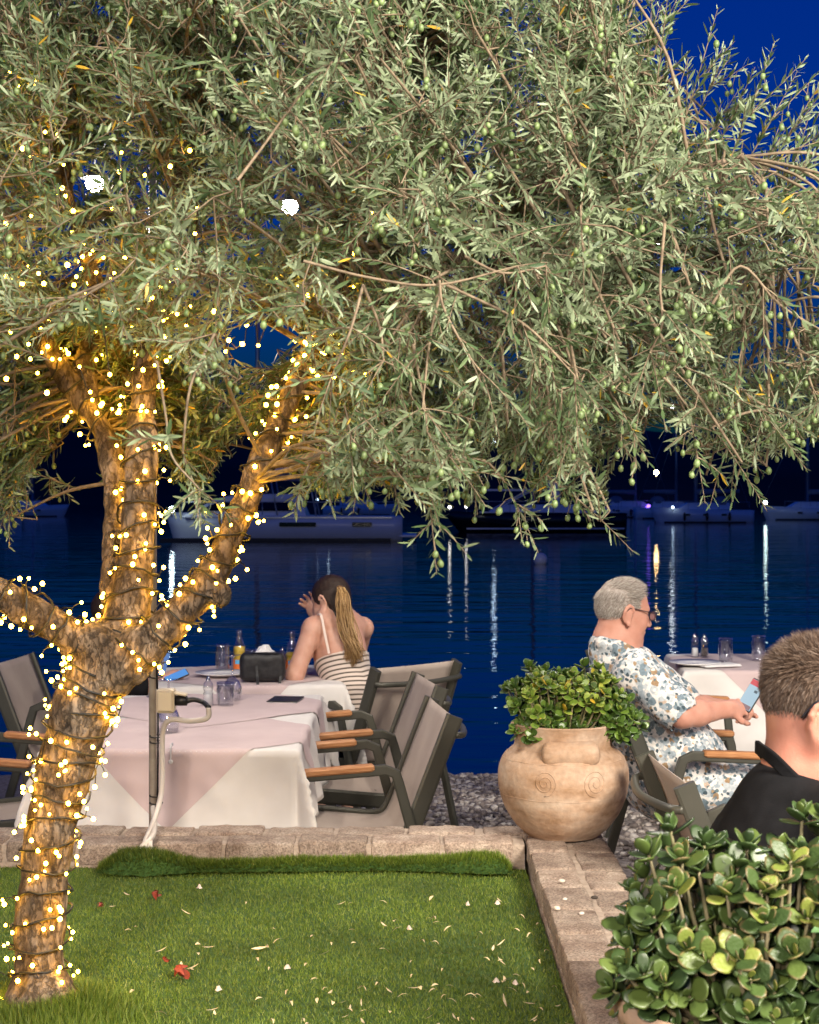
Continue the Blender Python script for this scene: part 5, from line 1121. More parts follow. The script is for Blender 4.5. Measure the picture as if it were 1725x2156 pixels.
# ---- woman in the striped dress, seen from behind
wo_ = person(V(-.24, 7.3, 0), 'woman with a blond ponytail in a striped strappy dress, seen from behind')
fw = V(-.70, .71, 0); lf = V(-.71, -.70, 0); hw = Fr(W(696, 1262, 7.62), (-.80, .60, 0), .32); KW = .97
hipW = V(-.215, 7.42, .53); chW = W(716, 1375, 7.58); upW = W(712, 1318, 7.62); nkW = W(708, 1300, 7.64); sL = W(659, 1322, 7.50); sR = W(765, 1322, 7.74); eL = W(621, 1422, 7.44); eR = W(742, 1425, 8.0); hdL = W(668, 1290, 7.72); wL = W(668, 1300, 7.72)
S = SDF((-.86, 7.0, -.02), (.12, 8.25, 1.28), .0055); head(S, hw, KW, False)
S.rc(hw(-.03, 0, -.055), nkW+V(0, 0, -.01), .048, .052, .03); S.rc(nkW, upW, .06, .075, .04); S.rc(sL, sR, .042, .042, .05); S.rc(sL.lerp(sR, .25), chW, .07, .075, .05); S.rc(sL.lerp(sR, .75), chW, .07, .075, .05); S.rc(upW, chW, .09, .11, .05); S.rc(chW, W(742, 1470, 7.46), .115, .106, .05); S.rc(W(742, 1470, 7.46), hipW, .098, .135, .05)
S.rc(sL, eL, .047, .041, .03); S.rc(eL, eL.lerp(wL, .35), .040, .038, .02); S.rc(eL.lerp(wL, .35), wL, .038, .024, .02); hand(S, wL, W(655, 1276, 7.74)-wL, V(.3, .9, -.2), .85, (.35, .5, .3), .35, -1, -.15)
S.rc(sR, eR, .046, .038, .03); wR2 = W(650, 1432, 7.62); S.rc(eR, wR2, .037, .025, .02); hand(S, wR2, V(-.8, -.3, 0), V(0, 0, 1), .85, (.2, .3, .2), .12, 1)
knW = [V(-.53, 7.62, .50), V(-.42, 7.80, .50)]; anW = [V(-.36, 7.36, .08), V(-.26, 7.55, .08)]
for i, s_ in enumerate((1, -1)): S.rc(hipW+lf*.085*s_, knW[i], .083, .055, .04); S.rc(knW[i], anW[i], .052, .034, .03); S.rc(anW[i], anW[i]+fw*.14+V(0, 0, -.05), .036, .026, .03)
put('body', S, M['skin2'], wo_)
def stripes():
    m, nt, b = nmat('striped_knit'); N, L = nt.nodes, nt.links; b.inputs['Roughness'].default_value = .9; b.inputs['Sheen Weight'].default_value = .2
    at = N.new('ShaderNodeAttribute'); at.attribute_name = 'run'; mu = N.new('ShaderNodeMath'); mu.operation = 'MULTIPLY'; mu.inputs[1].default_value = 1/.0235; L.new(at.outputs['Fac'], mu.inputs[0]); fr = N.new('ShaderNodeMath'); fr.operation = 'FRACT'; L.new(mu.outputs[0], fr.inputs[0])
    cr = N.new('ShaderNodeValToRGB'); e = cr.color_ramp.elements; e[0].position = .0; e[0].color = (.10, .075, .055, 1); e[1].position = .40; e[1].color = (.66, .56, .48, 1); x = e.new(.26); x.color = (.10, .075, .055, 1); x = e.new(.95); x.color = (.66, .56, .48, 1); x = e.new(1.0); x.color = (.10, .075, .055, 1); L.new(fr.outputs[0], cr.inputs[0]); L.new(cr.outputs[0], b.inputs['Base Color'])
    tc = N.new('ShaderNodeTexCoord'); nz = N.new('ShaderNodeTexNoise'); nz.inputs['Scale'].default_value = 400; L.new(tc.outputs['Object'], nz.inputs['Vector']); bp = N.new('ShaderNodeBump'); bp.inputs['Strength'].default_value = .3; bp.inputs['Distance'].default_value = .002; L.new(nz.outputs[0], bp.inputs['Height']); L.new(bp.outputs[0], b.inputs['Normal']); return m
M['stripe'] = stripes(); M['strap'] = mat('cream_strap', (.70, .58, .50), .8)
C = SDF((-.78, 7.0, .34), (.14, 8.0, 1.1), .0055); e8 = .008
C.rc(sL.lerp(sR, .22), chW, .07+e8, .075+e8, .05); C.rc(sL.lerp(sR, .78), chW, .07+e8, .075+e8, .05); C.rc(upW, chW, .09+e8, .11+e8, .05); C.rc(chW, W(742, 1470, 7.46), .115+e8, .106+e8, .05); C.rc(W(742, 1470, 7.46), hipW, .098+e8, .135+e8, .05)
for i, s_ in enumerate((1, -1)): C.rc(hipW+lf*.085*s_, hipW.lerp(knW[i], .9)+lf*.08*s_*.1, .092, .078, .05)
axW = (upW-hipW).normalized(); backn = -fw
pt = W(716, 1378, 7.5); C.plane(pt, (axW+V(0, 0, .2)).normalized()); C.rc(sL, eL, .058, .055, .01, '-'); C.rc(sR+axW*.02, eR, .056, .052, .01, '-')
dr = put('dress', C, M['stripe'], wo_, lambda p: .003*mnoise.noise(p*16), 2)
me = dr.data; a_ = me.attributes.new('run', 'FLOAT', 'POINT'); co = np.empty(len(me.vertices)*3, dtype=np.float32); me.vertices.foreach_get('co', co); co = co.reshape(-1, 3); A_ = np.array(axW); H_ = np.array(hipW); rel = co-H_
up_ = rel@A_; side_ = rel@np.array(lf); fwd_ = rel@np.array(fw); run = np.where(up_ > -.02, up_-.35*np.abs(side_)**1.4-.12*np.maximum(0, side_), -.02-np.maximum(0, fwd_))+.012*np.sin(side_*14); a_.data.foreach_set('value', (run+1.0).astype(np.float32))
for (u0, v0, u1, v1, d0, d1) in ((693, 1376, 676, 1297, 7.42, 7.475), (764, 1372, 757, 1303, 7.60, 7.68)):
    A, B = W(u0, v0, d0), W(u1, v1, d1); b = MB(); b.tube([q-wo_.location for q in bez([A, A.lerp(B, .5)+V(.0, -.018, .008), B+V(0, -.01, .006), B+V(-.03, .07, -.01)], 5)], 0, rect=(.011, .004, (0, -1, .4))); b.build('strap', M['strap'], wo_)
M['hair_dark'] = tint_mat('dark_hair', [(0, (.012, .007, .004)), (1, (.05, .028, .016))], .42); M['hair_blond'] = tint_mat('blond_hair', [(0, (.16, .085, .03)), (.5, (.34, .20, .075)), (1, (.58, .38, .17))], .42)
wrule = lambda q: (q.x < .005 and q.z > -.06) or (q.z > .03 and q.x < .07) or (abs(q.y) > .05 and q.x < .02 and q.z > -.01)
M['cap_dark'] = mat('dark_hair_mass', (.016, .009, .006), .45, (.045, .025, .015), 60, 4, stretch=(1, 1, 5), bump=(160, .6, .006))
C = SDF((-.55, 7.45, 1.0), (-.15, 7.85, 1.3), .005); C.el(hw(-.012*KW, 0, .024), (.104*KW, .083*KW, .095*KW), hw.R, .0); C.el(hw(-.045, 0, -.04), (.055, .062, .06), hw.R, .03); C.plane(hw(.045, 0, 0), hw.f-hw.u*.35); C.el(hw(-.01, .085, -.03), (.022, .03, .03), hw.R, .006, '-')
put('hair_cap', C, M['cap_dark'], wo_, lambda p: .0018*mnoise.noise(Vector((p.x*50, p.y*50, p.z*22))), 1)
tie = W(716, 1238, 7.50); random.seed(9)
lanes = MB(); 
def lock(path, n, spread, m_, name, rr):
    b = MB()
    for k in range(n):
        o1 = V(random.gauss(0, 1), random.gauss(0, 1), random.gauss(0, .3)); cut = random.uniform(.8, 1.0); pts = []; P = bez(path, 6); nn = int(len(P)*cut)
        for i in range(max(4, nn)): t = i/len(P); sp = spread*(.3+.9*math.sin(PI*min(1, t*.7+.1)))*(1-.15*t); pts.append(P[i]+V(o1.x*sp, o1.y*sp, o1.z*sp)+V(.007*math.sin(t*10+k*.07), .003*math.cos(t*8+k), .0)-wo_.location)
        b.tube(pts, [rr*(1-.75*(i/len(pts))**3) for i in range(len(pts))], 4, False)
    o = b.build(name, m_, wo_); o['kind'] = 'stuff'; n_ = len(o.data.vertices); t = o.data.attributes.new('tint', 'FLOAT', 'POINT'); vals = []
    per = []; 
    tv = rng.random(n); cnt = 0; i = 0
    bm_v = n_//n
    t.data.foreach_set('value', np.array([tv[min(n-1, j//max(1, bm_v))] for j in range(n_)], dtype=np.float32)); return o
lock([tie, W(722, 1262, 7.46), W(728, 1305, 7.45), W(738, 1345, 7.42), W(752, 1372, 7.40), W(764, 1396, 7.42)], 130, .014, M['hair_blond'], 'ponytail', .0021)
lock([tie, W(718, 1270, 7.47), W(724, 1320, 7.45), W(732, 1352, 7.43), W(735, 1375, 7.42), W(728, 1398, 7.43)], 70, .010, M['hair_blond'], 'ponytail', .0020)
lock([tie, W(725, 1265, 7.46), W(735, 1315, 7.44), W(745, 1355, 7.41), W(748, 1385, 7.41), W(745, 1408, 7.42)], 70, .009, M['hair_blond'], 'ponytail', .0020)
lock([W(700, 1262, 7.56), W(708, 1290, 7.54), W(722, 1325, 7.50), W(730, 1360, 7.46)], 60, .012, M['hair_dark'], 'loose_hair', .0020)
S = SDF(tie-V(.05, .05, .05), tie+V(.05, .05, .05), .004); S.el(tie, (.018, .018, .013)); put('hair_tie', S, M['hair_blond'], wo_)
b = MB(); b.tube([hw(-.006, .083+.001, -.05)+V(.011*math.sin(a), 0, -.012+.012*math.cos(a))-wo_.location for a in [2*PI*k/14 for k in range(15)]], .0022, 6, False); b.build('earring', mat('gold', (.8, .6, .25), .25, metal=1), wo_)

# ---- man in black at right, seen from behind
DB = 2.75; mb_ = person(V(.80, DB, 0), 'man in a black shirt with short brown hair, cut by the right edge')
hb = Fr(W(1742, 1490, DB), (.985, -.17, 0), .06); KB = 1.03
nkB = W(1700, 1590, DB); shRB = V(.735, DB-.215, 1.05); shLB = V(.715, DB+.215, 1.05); chB = V(.675, DB, .92); hipB = V(.80, DB, .54)
S = SDF((.42, DB-.52, -.02), (1.5, DB+.5, 1.37), .0042); head(S, hb, KB)
S.rc(hb(-.032, 0, -.05), nkB+V(-.012, 0, -.03), .066, .064, .03); S.rc(hb(.0, 0, -.08), nkB+V(.06, 0, -.06), .052, .056, .03); S.rc(nkB+V(0, 0, -.06), chB, .07, .11, .04); S.rc(shRB, shLB, .05, .05, .04); S.rc(nkB+V(.01, -.01, -.045), shRB+V(0, .04, .01), .055, .045, .04); S.rc(nkB+V(.01, .01, -.045), shLB+V(0, -.04, .01), .055, .045, .04); S.rc(chB, hipB, .13, .15, .05)
S.rc(hb(-.015, -.062, -.06), nkB+V(.07, -.045, -.05), .013, .014, .03)
elb = [V(.98, DB-.34, .80), V(.93, DB+.36, .78)]; wrb = [V(1.2, DB-.2, .77), V(1.18, DB+.2, .77)]
for sh, el, wr in ((shRB, elb[0], wrb[0]), (shLB, elb[1], wrb[1])): S.rc(sh, el, .06, .046, .03); S.rc(el, wr, .046, .029, .02); hand(S, wr, V(1, .0, -.05), V(0, 0, 1), 1, (.2, .3, .2), .12, 1 if wr is wrb[1] else -1)
knB = [V(1.24, DB-.12, .50), V(1.24, DB+.14, .50)]; anB = [V(1.26, DB-.14, .09), V(1.26, DB+.16, .09)]
for i, s_ in enumerate((-.09, .09)): S.rc(hipB+V(0, s_, -.01), knB[i], .088, .06, .04); S.rc(knB[i], anB[i], .055, .036, .03); S.rc(anB[i]+V(-.03, 0, -.04), anB[i]+V(.15, 0, -.055), .038, .03, .03)
put('body', S, M['skin3'], mb_)
C = SDF((.40, DB-.46, .40), (1.15, DB+.46, 1.22), .0048)
C.rc(nkB+V(-.03, 0, -.085), chB, .086, .150, .05); C.rc(nkB+V(-.02, -.045, -.085), shRB, .060, .072, .04); C.rc(nkB+V(-.02, .045, -.085), shLB, .060, .072, .04); C.rc(chB, hipB, .155, .175, .06); C.el(chB+V(-.03, 0, .02), (.135, .205, .15), k=.06)
C.rc(shRB, shRB.lerp(elb[0], .8), .076, .078, .04); C.rc(shLB, shLB.lerp(elb[1], .8), .076, .078, .04)
for sh, el in ((shRB, elb[0]), (shLB, elb[1])): C.rc(sh.lerp(el, .78), el.lerp(sh, -.5), .064, .06, .004, '-')
C.rc(nkB+V(-.01, 0, .10), nkB+V(-.01, 0, .06), .085, .082, .006, '-'); C.rc(nkB+V(-.012, 0, .05), nkB+V(.13, 0, -.055), .076, .078, .006, '-'); C.plane((0, 0, .45), (0, 0, -1))
put('shirt', C, M['cotton_black'], mb_, lambda p: min(1, max(.15, (1.09-p.z)*12))*(.0075*mnoise.noise(Vector((p.x*8, p.y*8, p.z*5)))+.004*mnoise.noise(Vector((p.x*20+p.z*14, p.y*22, p.z*16)))+.0012*mnoise.noise(p*60)), 2)
ring = [nkB+V(x, y, .014-.72*(x+.086)-.012*(abs(y) > .06)) for x, y in ((-.086, 0), (-.07, -.048), (-.028, -.078), (.03, -.084), (.09, -.068), (.13, -.028), (.13, .028), (.09, .068), (.03, .084), (-.028, .078), (-.07, .048), (-.086, 0))]
b = MB(); b.tube([p-mb_.location for p in bez(ring, 5)], 0, rect=(.007, .022, (0, 0, 1))); b.build('collar', M['cotton_black'], mb_)
C = SDF((.62, DB-.35, .3), (1.38, DB+.35, .74), .008)
for i, s_ in enumerate((-.09, .09)): C.rc(hipB+V(0, s_, -.01), knB[i], .108, .082, .04)
C.rc(hipB+V(-.02, -.06, .02), hipB+V(-.02, .06, .02), .13, .13, .05); put('shorts', C, M['denim'], mb_, None, 1)
M['hair_brown'] = tint_mat('brown_hair', [(0, (.045, .028, .02)), (.5, (.105, .068, .047)), (.9, (.20, .138, .10)), (1, (.34, .25, .185))], .5); M['cap_brown'] = mat('brown_hair_mass', (.12, .075, .05), .7, (.19, .125, .088), 120, 4, bump=(260, .7, .005))
brule = lambda q: (q.x < -.034+.30*max(0, q.z) and q.z > -.040+.4*max(0, q.x+.06)) or (q.z > .05 and q.x < .085) or (q.z > .012 and q.x < .035)
hair_cap(mb_, hb, KB, M['cap_brown'], brule, .0018)
random.seed(6)
def blen(q): t = min(1, max(0, (q.z+.03)/.10)); return (.003+.015*t**1.7)*random.uniform(.7, 1.3)
def bflow(q):
    t = min(1, max(0, (q.z-.02)/.06)); sw = mnoise.noise(q*55)*1.3+random.gauss(0, .25); return Vector((-.1, 0, -1.5))*(1-t)+Vector((-.55+.6*sw, .7*mnoise.noise(q*40+Vector((5, 5, 5))), .05+.5*sw))*t
brule2 = lambda q: brule(q) or (q.x < -.03 and q.z > -.075 and random.random() < ((q.z+.075)/.035)**1.5)
short_hair(mb_, hb, KB, M['hair_brown'], 24000, brule2, 'hair', blen, .00052, bflow)
gb = empty('glasses', hb.o, 'dark glasses temple behind the ear of the man in black', 'glasses'); hq = lambda f, l, u: hb(f*KB, l*KB, u*KB)-hb.o
for s_ in (1, -1): b = MB(); b.tube(bez([hq(-.046, .079*s_, -.010), hq(-.034, .085*s_, .008), hq(-.016, .089*s_, .022), hq(.03, .082*s_, .016), hq(.095, .064*s_, .006)], 4), .0021, 6); b.build('temple', M['glframe'], gb); b = MB(); b.tube([hq(.103, (.034+.026*math.cos(a))*s_, -.004+.017*math.sin(a)) for a in [2*PI*k/16 for k in range(17)]], .0016, 5, False); b.build('rim', M['glframe'], gb)

# ---- person behind the trunk holding a phone over the woman's table
ph_ = person(V(-1.36, 7.62, 0), 'person in dark clothes behind the tree trunk holding a phone')
hh = Fr(W(238, 1292, 7.66), (.97, .1, 0), .3); nk = W(232, 1345, 7.66); s1 = W(238, 1385, 7.50); s2 = W(240, 1380, 7.84); e1 = W(292, 1450, 7.42); e2 = W(300, 1445, 7.84); w1 = W(335, 1438, 7.45); w2 = W(340, 1440, 7.62); hp_ = V(-1.42, 7.64, .53)
S = SDF((-1.75, 7.2, -.02), (-.85, 8.1, 1.28), .007); head(S, hh, 1.0)
S.rc(hh(-.03, 0, -.05), nk, .05, .055, .03); S.rc(nk, W(235, 1450, 7.66), .08, .11, .05); S.rc(s1, s2, .055, .055, .04); S.rc(W(235, 1450, 7.66), hp_, .12, .14, .05)
for sh, el, wr, t in ((s1, e1, w1, 1), (s2, e2, w2, -1)): S.rc(sh, el, .052, .042, .03); S.rc(el, wr, .042, .028, .02); hand(S, wr, V(.9, .1, .5), V(-.2, -.6, .8), .95, (.8, .9, .6), .1, t)
for i, s_ in enumerate((-.09, .09)): k_ = V(-1.04, 7.55+.16*i, .5); a__ = V(-1.06, 7.53+.18*i, .09); S.rc(hp_+V(0, s_, 0), k_, .085, .06, .04); S.rc(k_, a__, .055, .036, .03); S.rc(a__, a__+V(.15, 0, -.05), .036, .028, .03)
put('body', S, M['skin2'], ph_)
C = SDF((-1.72, 7.25, .42), (-.98, 8.05, 1.12), .008); C.rc(nk+V(0, 0, -.05), W(235, 1450, 7.66), .09, .13, .05); C.rc(s1, s2, .07, .07, .05); C.rc(W(235, 1450, 7.66), hp_, .14, .16, .05); C.rc(s1, s1.lerp(e1, .95), .068, .062, .03); C.rc(s2, s2.lerp(e2, .95), .068, .062, .03); put('shirt', C, M['cotton_black'], ph_, wrinkle(.005, 12), 1)
hair_cap(ph_, hh, 1.0, M['cap_dark'], grule, .008)
phone_obj(W(338, 1404, 7.5), V(.25, .1, .95), V(.75, -.55, .3), 'phone with pale blue screen held up beside the post', em('screen_blue', (.16, .34, .8), .6))
phone_obj(W(372, 1424, 7.4), V(.85, .3, .35), V(-.3, -.55, .75), 'tilted phone with blue screen lying low beside the socket box', em('screen_blue_b', (.12, .38, .9), .8), k=.75)
# ------------------------------------------------------------------ terracotta pots and jade plants
def terracotta():
    m, nt, b = nmat('weathered_terracotta'); N, L = nt.nodes, nt.links; b.inputs['Roughness'].default_value = .88; b.inputs['Specular IOR Level'].default_value = .3
    tc = N.new('ShaderNodeTexCoord'); mp = N.new('ShaderNodeMapping'); mp.inputs['Scale'].default_value = (1, 1, 2.4); L.new(tc.outputs['Object'], mp.inputs[0])
    n1 = N.new('ShaderNodeTexNoise'); n1.inputs['Scale'].default_value = 6.5; n1.inputs['Detail'].default_value = 7; n1.inputs['Roughness'].default_value = .6; L.new(mp.outputs[0], n1.inputs['Vector'])
    n2 = N.new('ShaderNodeTexNoise'); n2.inputs['Scale'].default_value = 60; n2.inputs['Detail'].default_value = 5; L.new(tc.outputs['Object'], n2.inputs['Vector'])
    c = N.new('ShaderNodeValToRGB'); e = c.color_ramp.elements; e[0].position = .32; e[0].color = (.25, .145, .075, 1); e[1].position = .68; e[1].color = (.47, .36, .27, 1); x = e.new(.48); x.color = (.39, .26, .172, 1); L.new(n1.outputs[0], c.inputs[0])
    mi = N.new('ShaderNodeMix'); mi.data_type = 'RGBA'; mi.blend_type = 'OVERLAY'; mi.inputs[0].default_value = .35; L.new(c.outputs[0], mi.inputs[6]); L.new(n2.outputs[0], mi.inputs[7]); L.new(mi.outputs[2], b.inputs['Base Color'])
    wv = N.new('ShaderNodeTexWave'); wv.bands_direction = 'Z'; wv.inputs['Scale'].default_value = 9; wv.inputs['Distortion'].default_value = 2.5; L.new(tc.outputs['Object'], wv.inputs['Vector'])
    ad = N.new('ShaderNodeMath'); ad.operation = 'MULTIPLY_ADD'; ad.inputs[1].default_value = .06; L.new(wv.outputs[0], ad.inputs[0]); L.new(n2.outputs[0], ad.inputs[2])
    bp = N.new('ShaderNodeBump'); bp.inputs['Strength'].default_value = .35; bp.inputs['Distance'].default_value = .006; L.new(ad.outputs[0], bp.inputs['Height']); L.new(bp.outputs[0], b.inputs['Normal']); return m
M['terra'] = terracotta(); M['potsoil'] = mat('dark_potting_soil', (0.03, 0.022, 0.016), .95, (.05, .04, .03), 40, 4, bump=(60, .8, .01))
def prof_r(prof, z):
    for (r0, z0), (r1, z1) in zip(prof, prof[1:]):
        if z0 <= z <= z1: return r0+(r1-r0)*(z-z0)/(z1-z0+1e-9)
    return prof[-1][0]
# big pot on the wall corner
PA = V(W(1194, 1765, 4.9).x, 5.02, ZT+.001)
pot = empty('terracotta_pot', PA, 'big round terracotta pot with scroll relief on the wall corner', 'pot')
kz = 5.02/4.94
prof = [(0.110, 0), (.116, .006), (.142, .030), (.166, .062), (.185, .10), (.197, .145), (.200, .18), (.196, .212), (.183, .243), (.162, .263), (.152, .272), (.149, .285), (.152, .31), (.158, .335), (.160, .340)]
prof = [(r*kz, z*kz) for r, z in prof]
P3 = bez([(r, z, 0) for r, z in prof], 4); pr = [(p.x, p.y) for p in P3]
b = MB(); b.lathe([(0, .001)]+pr+[(pr[-1][0]-.004, pr[-1][1]+.004), (pr[-1][0]-.016, pr[-1][1]+.003), (pr[-1][0]-.02, pr[-1][1]-.01), (.125, .27), (.14, .22)], 56); b.build('pot_body', M['terra'], pot)
b = MB(); b.lathe([(0, .285), (.08, .288), (.13, .28)], 28); b.build('soil', M['potsoil'], pot)
Mh = Matrix.Rotation(0, 3, 'Z')
b = MB(); S3 = SDF((-.10, -.21, .20), (.11, -.10, .34), .004); S3.rc((-.052, -.160, .277), (.068, -.158, .277), .024, .024, 0); S3.rc((-.055, -.158, .258), (.070, -.156, .258), .023, .023, .02); S3.rc((-.055, -.150, .292), (.070, -.150, .292), .018, .018, .02)
mkobj('lug_handle', S3.mesh('lug_handle', lambda p: .0015*mnoise.noise(p*45), 2), M['terra'], pot)
def scroll(cx_, cz, r, sg):
    pts = []
    for k in range(70):
        t = k/69; a = t*2*PI*2.4; rr = r*(1-t*.85); ux, uz = cx_+sg*rr*math.sin(a), cz-rr*math.cos(a)*1.05; R_ = prof_r(pr, uz); th = ux/R_
        pts.append((R_*math.sin(th), -R_*math.cos(th)-.0005, uz))
    b = MB(); b.tube(pts, [.0017]*60+[.0014]*10, 6); b.build('scroll_relief', M['terra'], pot)
scroll(-.075, .19, .037, 1); scroll(.082, .19, .040, -1)
for z in (.135, .243):
    R_ = prof_r(pr, z); b = MB(); b.tube([((R_+.0002)*math.cos(2*PI*k/64), (R_+.0002)*math.sin(2*PI*k/64), z+.001*math.sin(k)) for k in range(65)], .0010, 5, False); b.build('incised_ring', M['terra'], pot)
# jade leaf: thick obovate paddle, local x along the leaf, z up
def jade_leaf_mesh():
    b = MB(); n = 7; vs = []; ring = 8
    for i in range(n):
        t = i/(n-1); w = (.10+.42*math.sin(PI*min(1, t**1.25*.92+.04))) if i not in (0, n-1) else (.07 if i == 0 else .16); w = min(w, .46*math.sqrt(max(0, 1-((t-.62)/.40)**2))+.02) if t > .62 else w; h = .055 if 0 < i < n-1 else .03
        for k in range(ring):
            a = 2*PI*k/ring; vs.append((t, w*math.cos(a)*.72, h*math.sin(a)+.16*(t-.2)**2+.09*(w*math.cos(a))**2*3))
    fs = [(i*ring+k, i*ring+(k+1) % ring, (i+1)*ring+(k+1) % ring, (i+1)*ring+k) for i in range(n-1) for k in range(ring)]; fs.append(tuple(range(ring-1, -1, -1))); fs.append(tuple((n-1)*ring+k for k in range(ring))); b.add(vs, fs); return b.mesh('leaf')
def jade_mat(name, stops, edge):
    m = tint_mat(name, stops, .42, objrand=True, spec=.4); N, L = m.node_tree.nodes, m.node_tree.links; b = N['Principled BSDF']; b.inputs['Subsurface Weight'].default_value = .0
    src = b.inputs['Base Color'].links[0].from_socket
    tc = N.new('ShaderNodeTexCoord'); sx = N.new('ShaderNodeSeparateXYZ'); L.new(tc.outputs['Object'], sx.inputs[0])
    ab = N.new('ShaderNodeMath'); ab.operation = 'ABSOLUTE'; L.new(sx.outputs[1], ab.inputs[0])
    ad = N.new('ShaderNodeMath'); ad.operation = 'MULTIPLY_ADD'; ad.inputs[1].default_value = .9; L.new(ab.outputs[0], ad.inputs[0]); L.new(sx.outputs[0], ad.inputs[2])
    mr = N.new('ShaderNodeMapRange'); mr.inputs[1].default_value = .92; mr.inputs[2].default_value = 1.06; mr.inputs[4].default_value = .5; L.new(ad.outputs[0], mr.inputs[0])
    mi = N.new('ShaderNodeMix'); mi.data_type = 'RGBA'; L.new(mr.outputs[0], mi.inputs[0]); L.new(src, mi.inputs[6]); mi.inputs[7].default_value = (*edge, 1); L.new(mi.outputs[2], b.inputs['Base Color'])
    nz = N.new('ShaderNodeTexNoise'); nz.inputs['Scale'].default_value = 9; L.new(tc.outputs['Object'], nz.inputs['Vector']); bp = N.new('ShaderNodeBump'); bp.inputs['Strength'].default_value = .12; bp.inputs['Distance'].default_value = .05; L.new(nz.outputs[0], bp.inputs['Height']); L.new(bp.outputs[0], b.inputs['Normal'])
    return m
M['jadeA'] = jade_mat('jade_leaf_bright', [(0, (.042, .082, .014)), (.35, (.09, .165, .025)), (.75, (.18, .275, .036)), (.93, (.30, .38, .06)), (.97, (.42, .34, .03)), (1, (.6, .38, .03))], (.28, .24, .06))
M['jadeB'] = jade_mat('jade_leaf_dark', [(0, (.036, .068, .020)), (.45, (.068, .112, .028)), (.8, (.12, .165, .032)), (1, (.23, .27, .05))], (.24, .13, .07))
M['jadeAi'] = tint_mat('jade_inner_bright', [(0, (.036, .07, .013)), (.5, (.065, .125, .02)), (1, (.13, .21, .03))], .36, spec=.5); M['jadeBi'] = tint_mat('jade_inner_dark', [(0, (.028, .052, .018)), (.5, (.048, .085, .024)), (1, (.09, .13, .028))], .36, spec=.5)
M['jstem'] = mat('jade_stem', (0.16, 0.15, 0.07), .7, (.24, .20, .12), 30, 3)
jlm = {}
def jade(parent, org, dome, n_ros, leaf, mkey, seed, cols=(6, 9)):
    """dome: list of (centre offset, radii) ; rosettes near the surface"""
    random.seed(seed); me = jade_leaf_mesh(); me.materials.append(M[mkey]); st = MB(); spots = []
    tries = 0
    while len(spots) < n_ros and tries < 16000:
        tries += 1; c, r = random.choice(dome); d_ = Vector((random.gauss(0, 1), random.gauss(0, 1)-.35, random.gauss(.35, .8))).normalized()
        q = random.uniform(.35, 1.0)**.6; p = Vector(c)+Vector((d_.x*r[0], d_.y*r[1], d_.z*r[2]))*q
        if p.z < .02: continue
        if any((p-s_[0]).length < leaf*.62 for s_ in spots): continue
        spots.append((p, d_))
    cnt = 0; cand = []
    for p, d_ in spots:
        root = Vector((p.x*.25, p.y*.25, 0)); mid = p.lerp(root, .45)+Vector((p.x*.12, p.y*.12, 0)); st.tube(bez([root, mid, p], 4), lerp_list([leaf*.16, leaf*.11, leaf*.065], 4), 6)
        ax_ = (d_+Vector((0, -.15, .95))).normalized(); sx = ax_.orthogonal().normalized(); sy = ax_.cross(sx); ph = random.uniform(0, 6); pairs = random.randint(3, 4)
        for k in range(pairs):
            for h in (0, 1):
                a = ph+k*PI/2+h*PI+random.gauss(0, .16); rad = sx*math.cos(a)+sy*math.sin(a); op = [1.35, 1.0, .62, .3][min(3, k)]+random.gauss(0, .12) if pairs > 3 else [1.25, .85, .4][k]+random.gauss(0, .12)
                X = (ax_*math.cos(op)+rad*math.sin(op)).normalized(); Z = (ax_*math.sin(op)-rad*math.cos(op)).normalized(); Y = Z.cross(X); L_ = leaf*[1.05, 1.0, .85, .55][min(3, k+(4-pairs if k == pairs-1 else 0))]*random.uniform(.8, 1.15)
                wv = random.uniform(.85, 1.2); Mx = Matrix(((X.x*L_, Y.x*L_*wv, Z.x*L_, 0), (X.y*L_, Y.y*L_*wv, Z.y*L_, 0), (X.z*L_, Y.z*L_*wv, Z.z*L_, 0), (0, 0, 0, 1))); Mx.translation = p+ax_*(leaf*.13*(k-1.5))+rad*leaf*.05+Vector(org)
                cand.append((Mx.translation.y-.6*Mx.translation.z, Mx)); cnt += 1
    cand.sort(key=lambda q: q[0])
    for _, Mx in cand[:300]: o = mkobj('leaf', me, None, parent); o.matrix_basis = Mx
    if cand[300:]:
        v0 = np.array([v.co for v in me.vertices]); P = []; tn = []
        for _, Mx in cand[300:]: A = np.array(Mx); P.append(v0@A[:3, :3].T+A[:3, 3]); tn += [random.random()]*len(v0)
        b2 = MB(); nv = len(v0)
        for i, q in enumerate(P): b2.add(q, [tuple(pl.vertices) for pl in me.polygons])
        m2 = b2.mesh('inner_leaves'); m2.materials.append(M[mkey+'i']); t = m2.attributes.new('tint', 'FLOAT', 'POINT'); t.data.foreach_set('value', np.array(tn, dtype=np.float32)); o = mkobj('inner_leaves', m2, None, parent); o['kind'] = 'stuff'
    o = st.build('stems', M['jstem'], parent); o.location = org; print('jade', mkey, len(spots), cnt); return spots
ja = empty('jade_plant', PA+V(0, 0, .285), 'bushy bright green jade plant in the big pot on the wall corner', 'plant')
jade(ja, (0, 0, 0), [((-.06, 0, .125), (.12, .12, .13)), ((.06, -.01, .125), (.125, .12, .125)), ((.145, -.01, .07), (.10, .10, .09)), ((-.08, -.03, .05), (.08, .1, .08))], 270, .031, 'jadeA', 3)
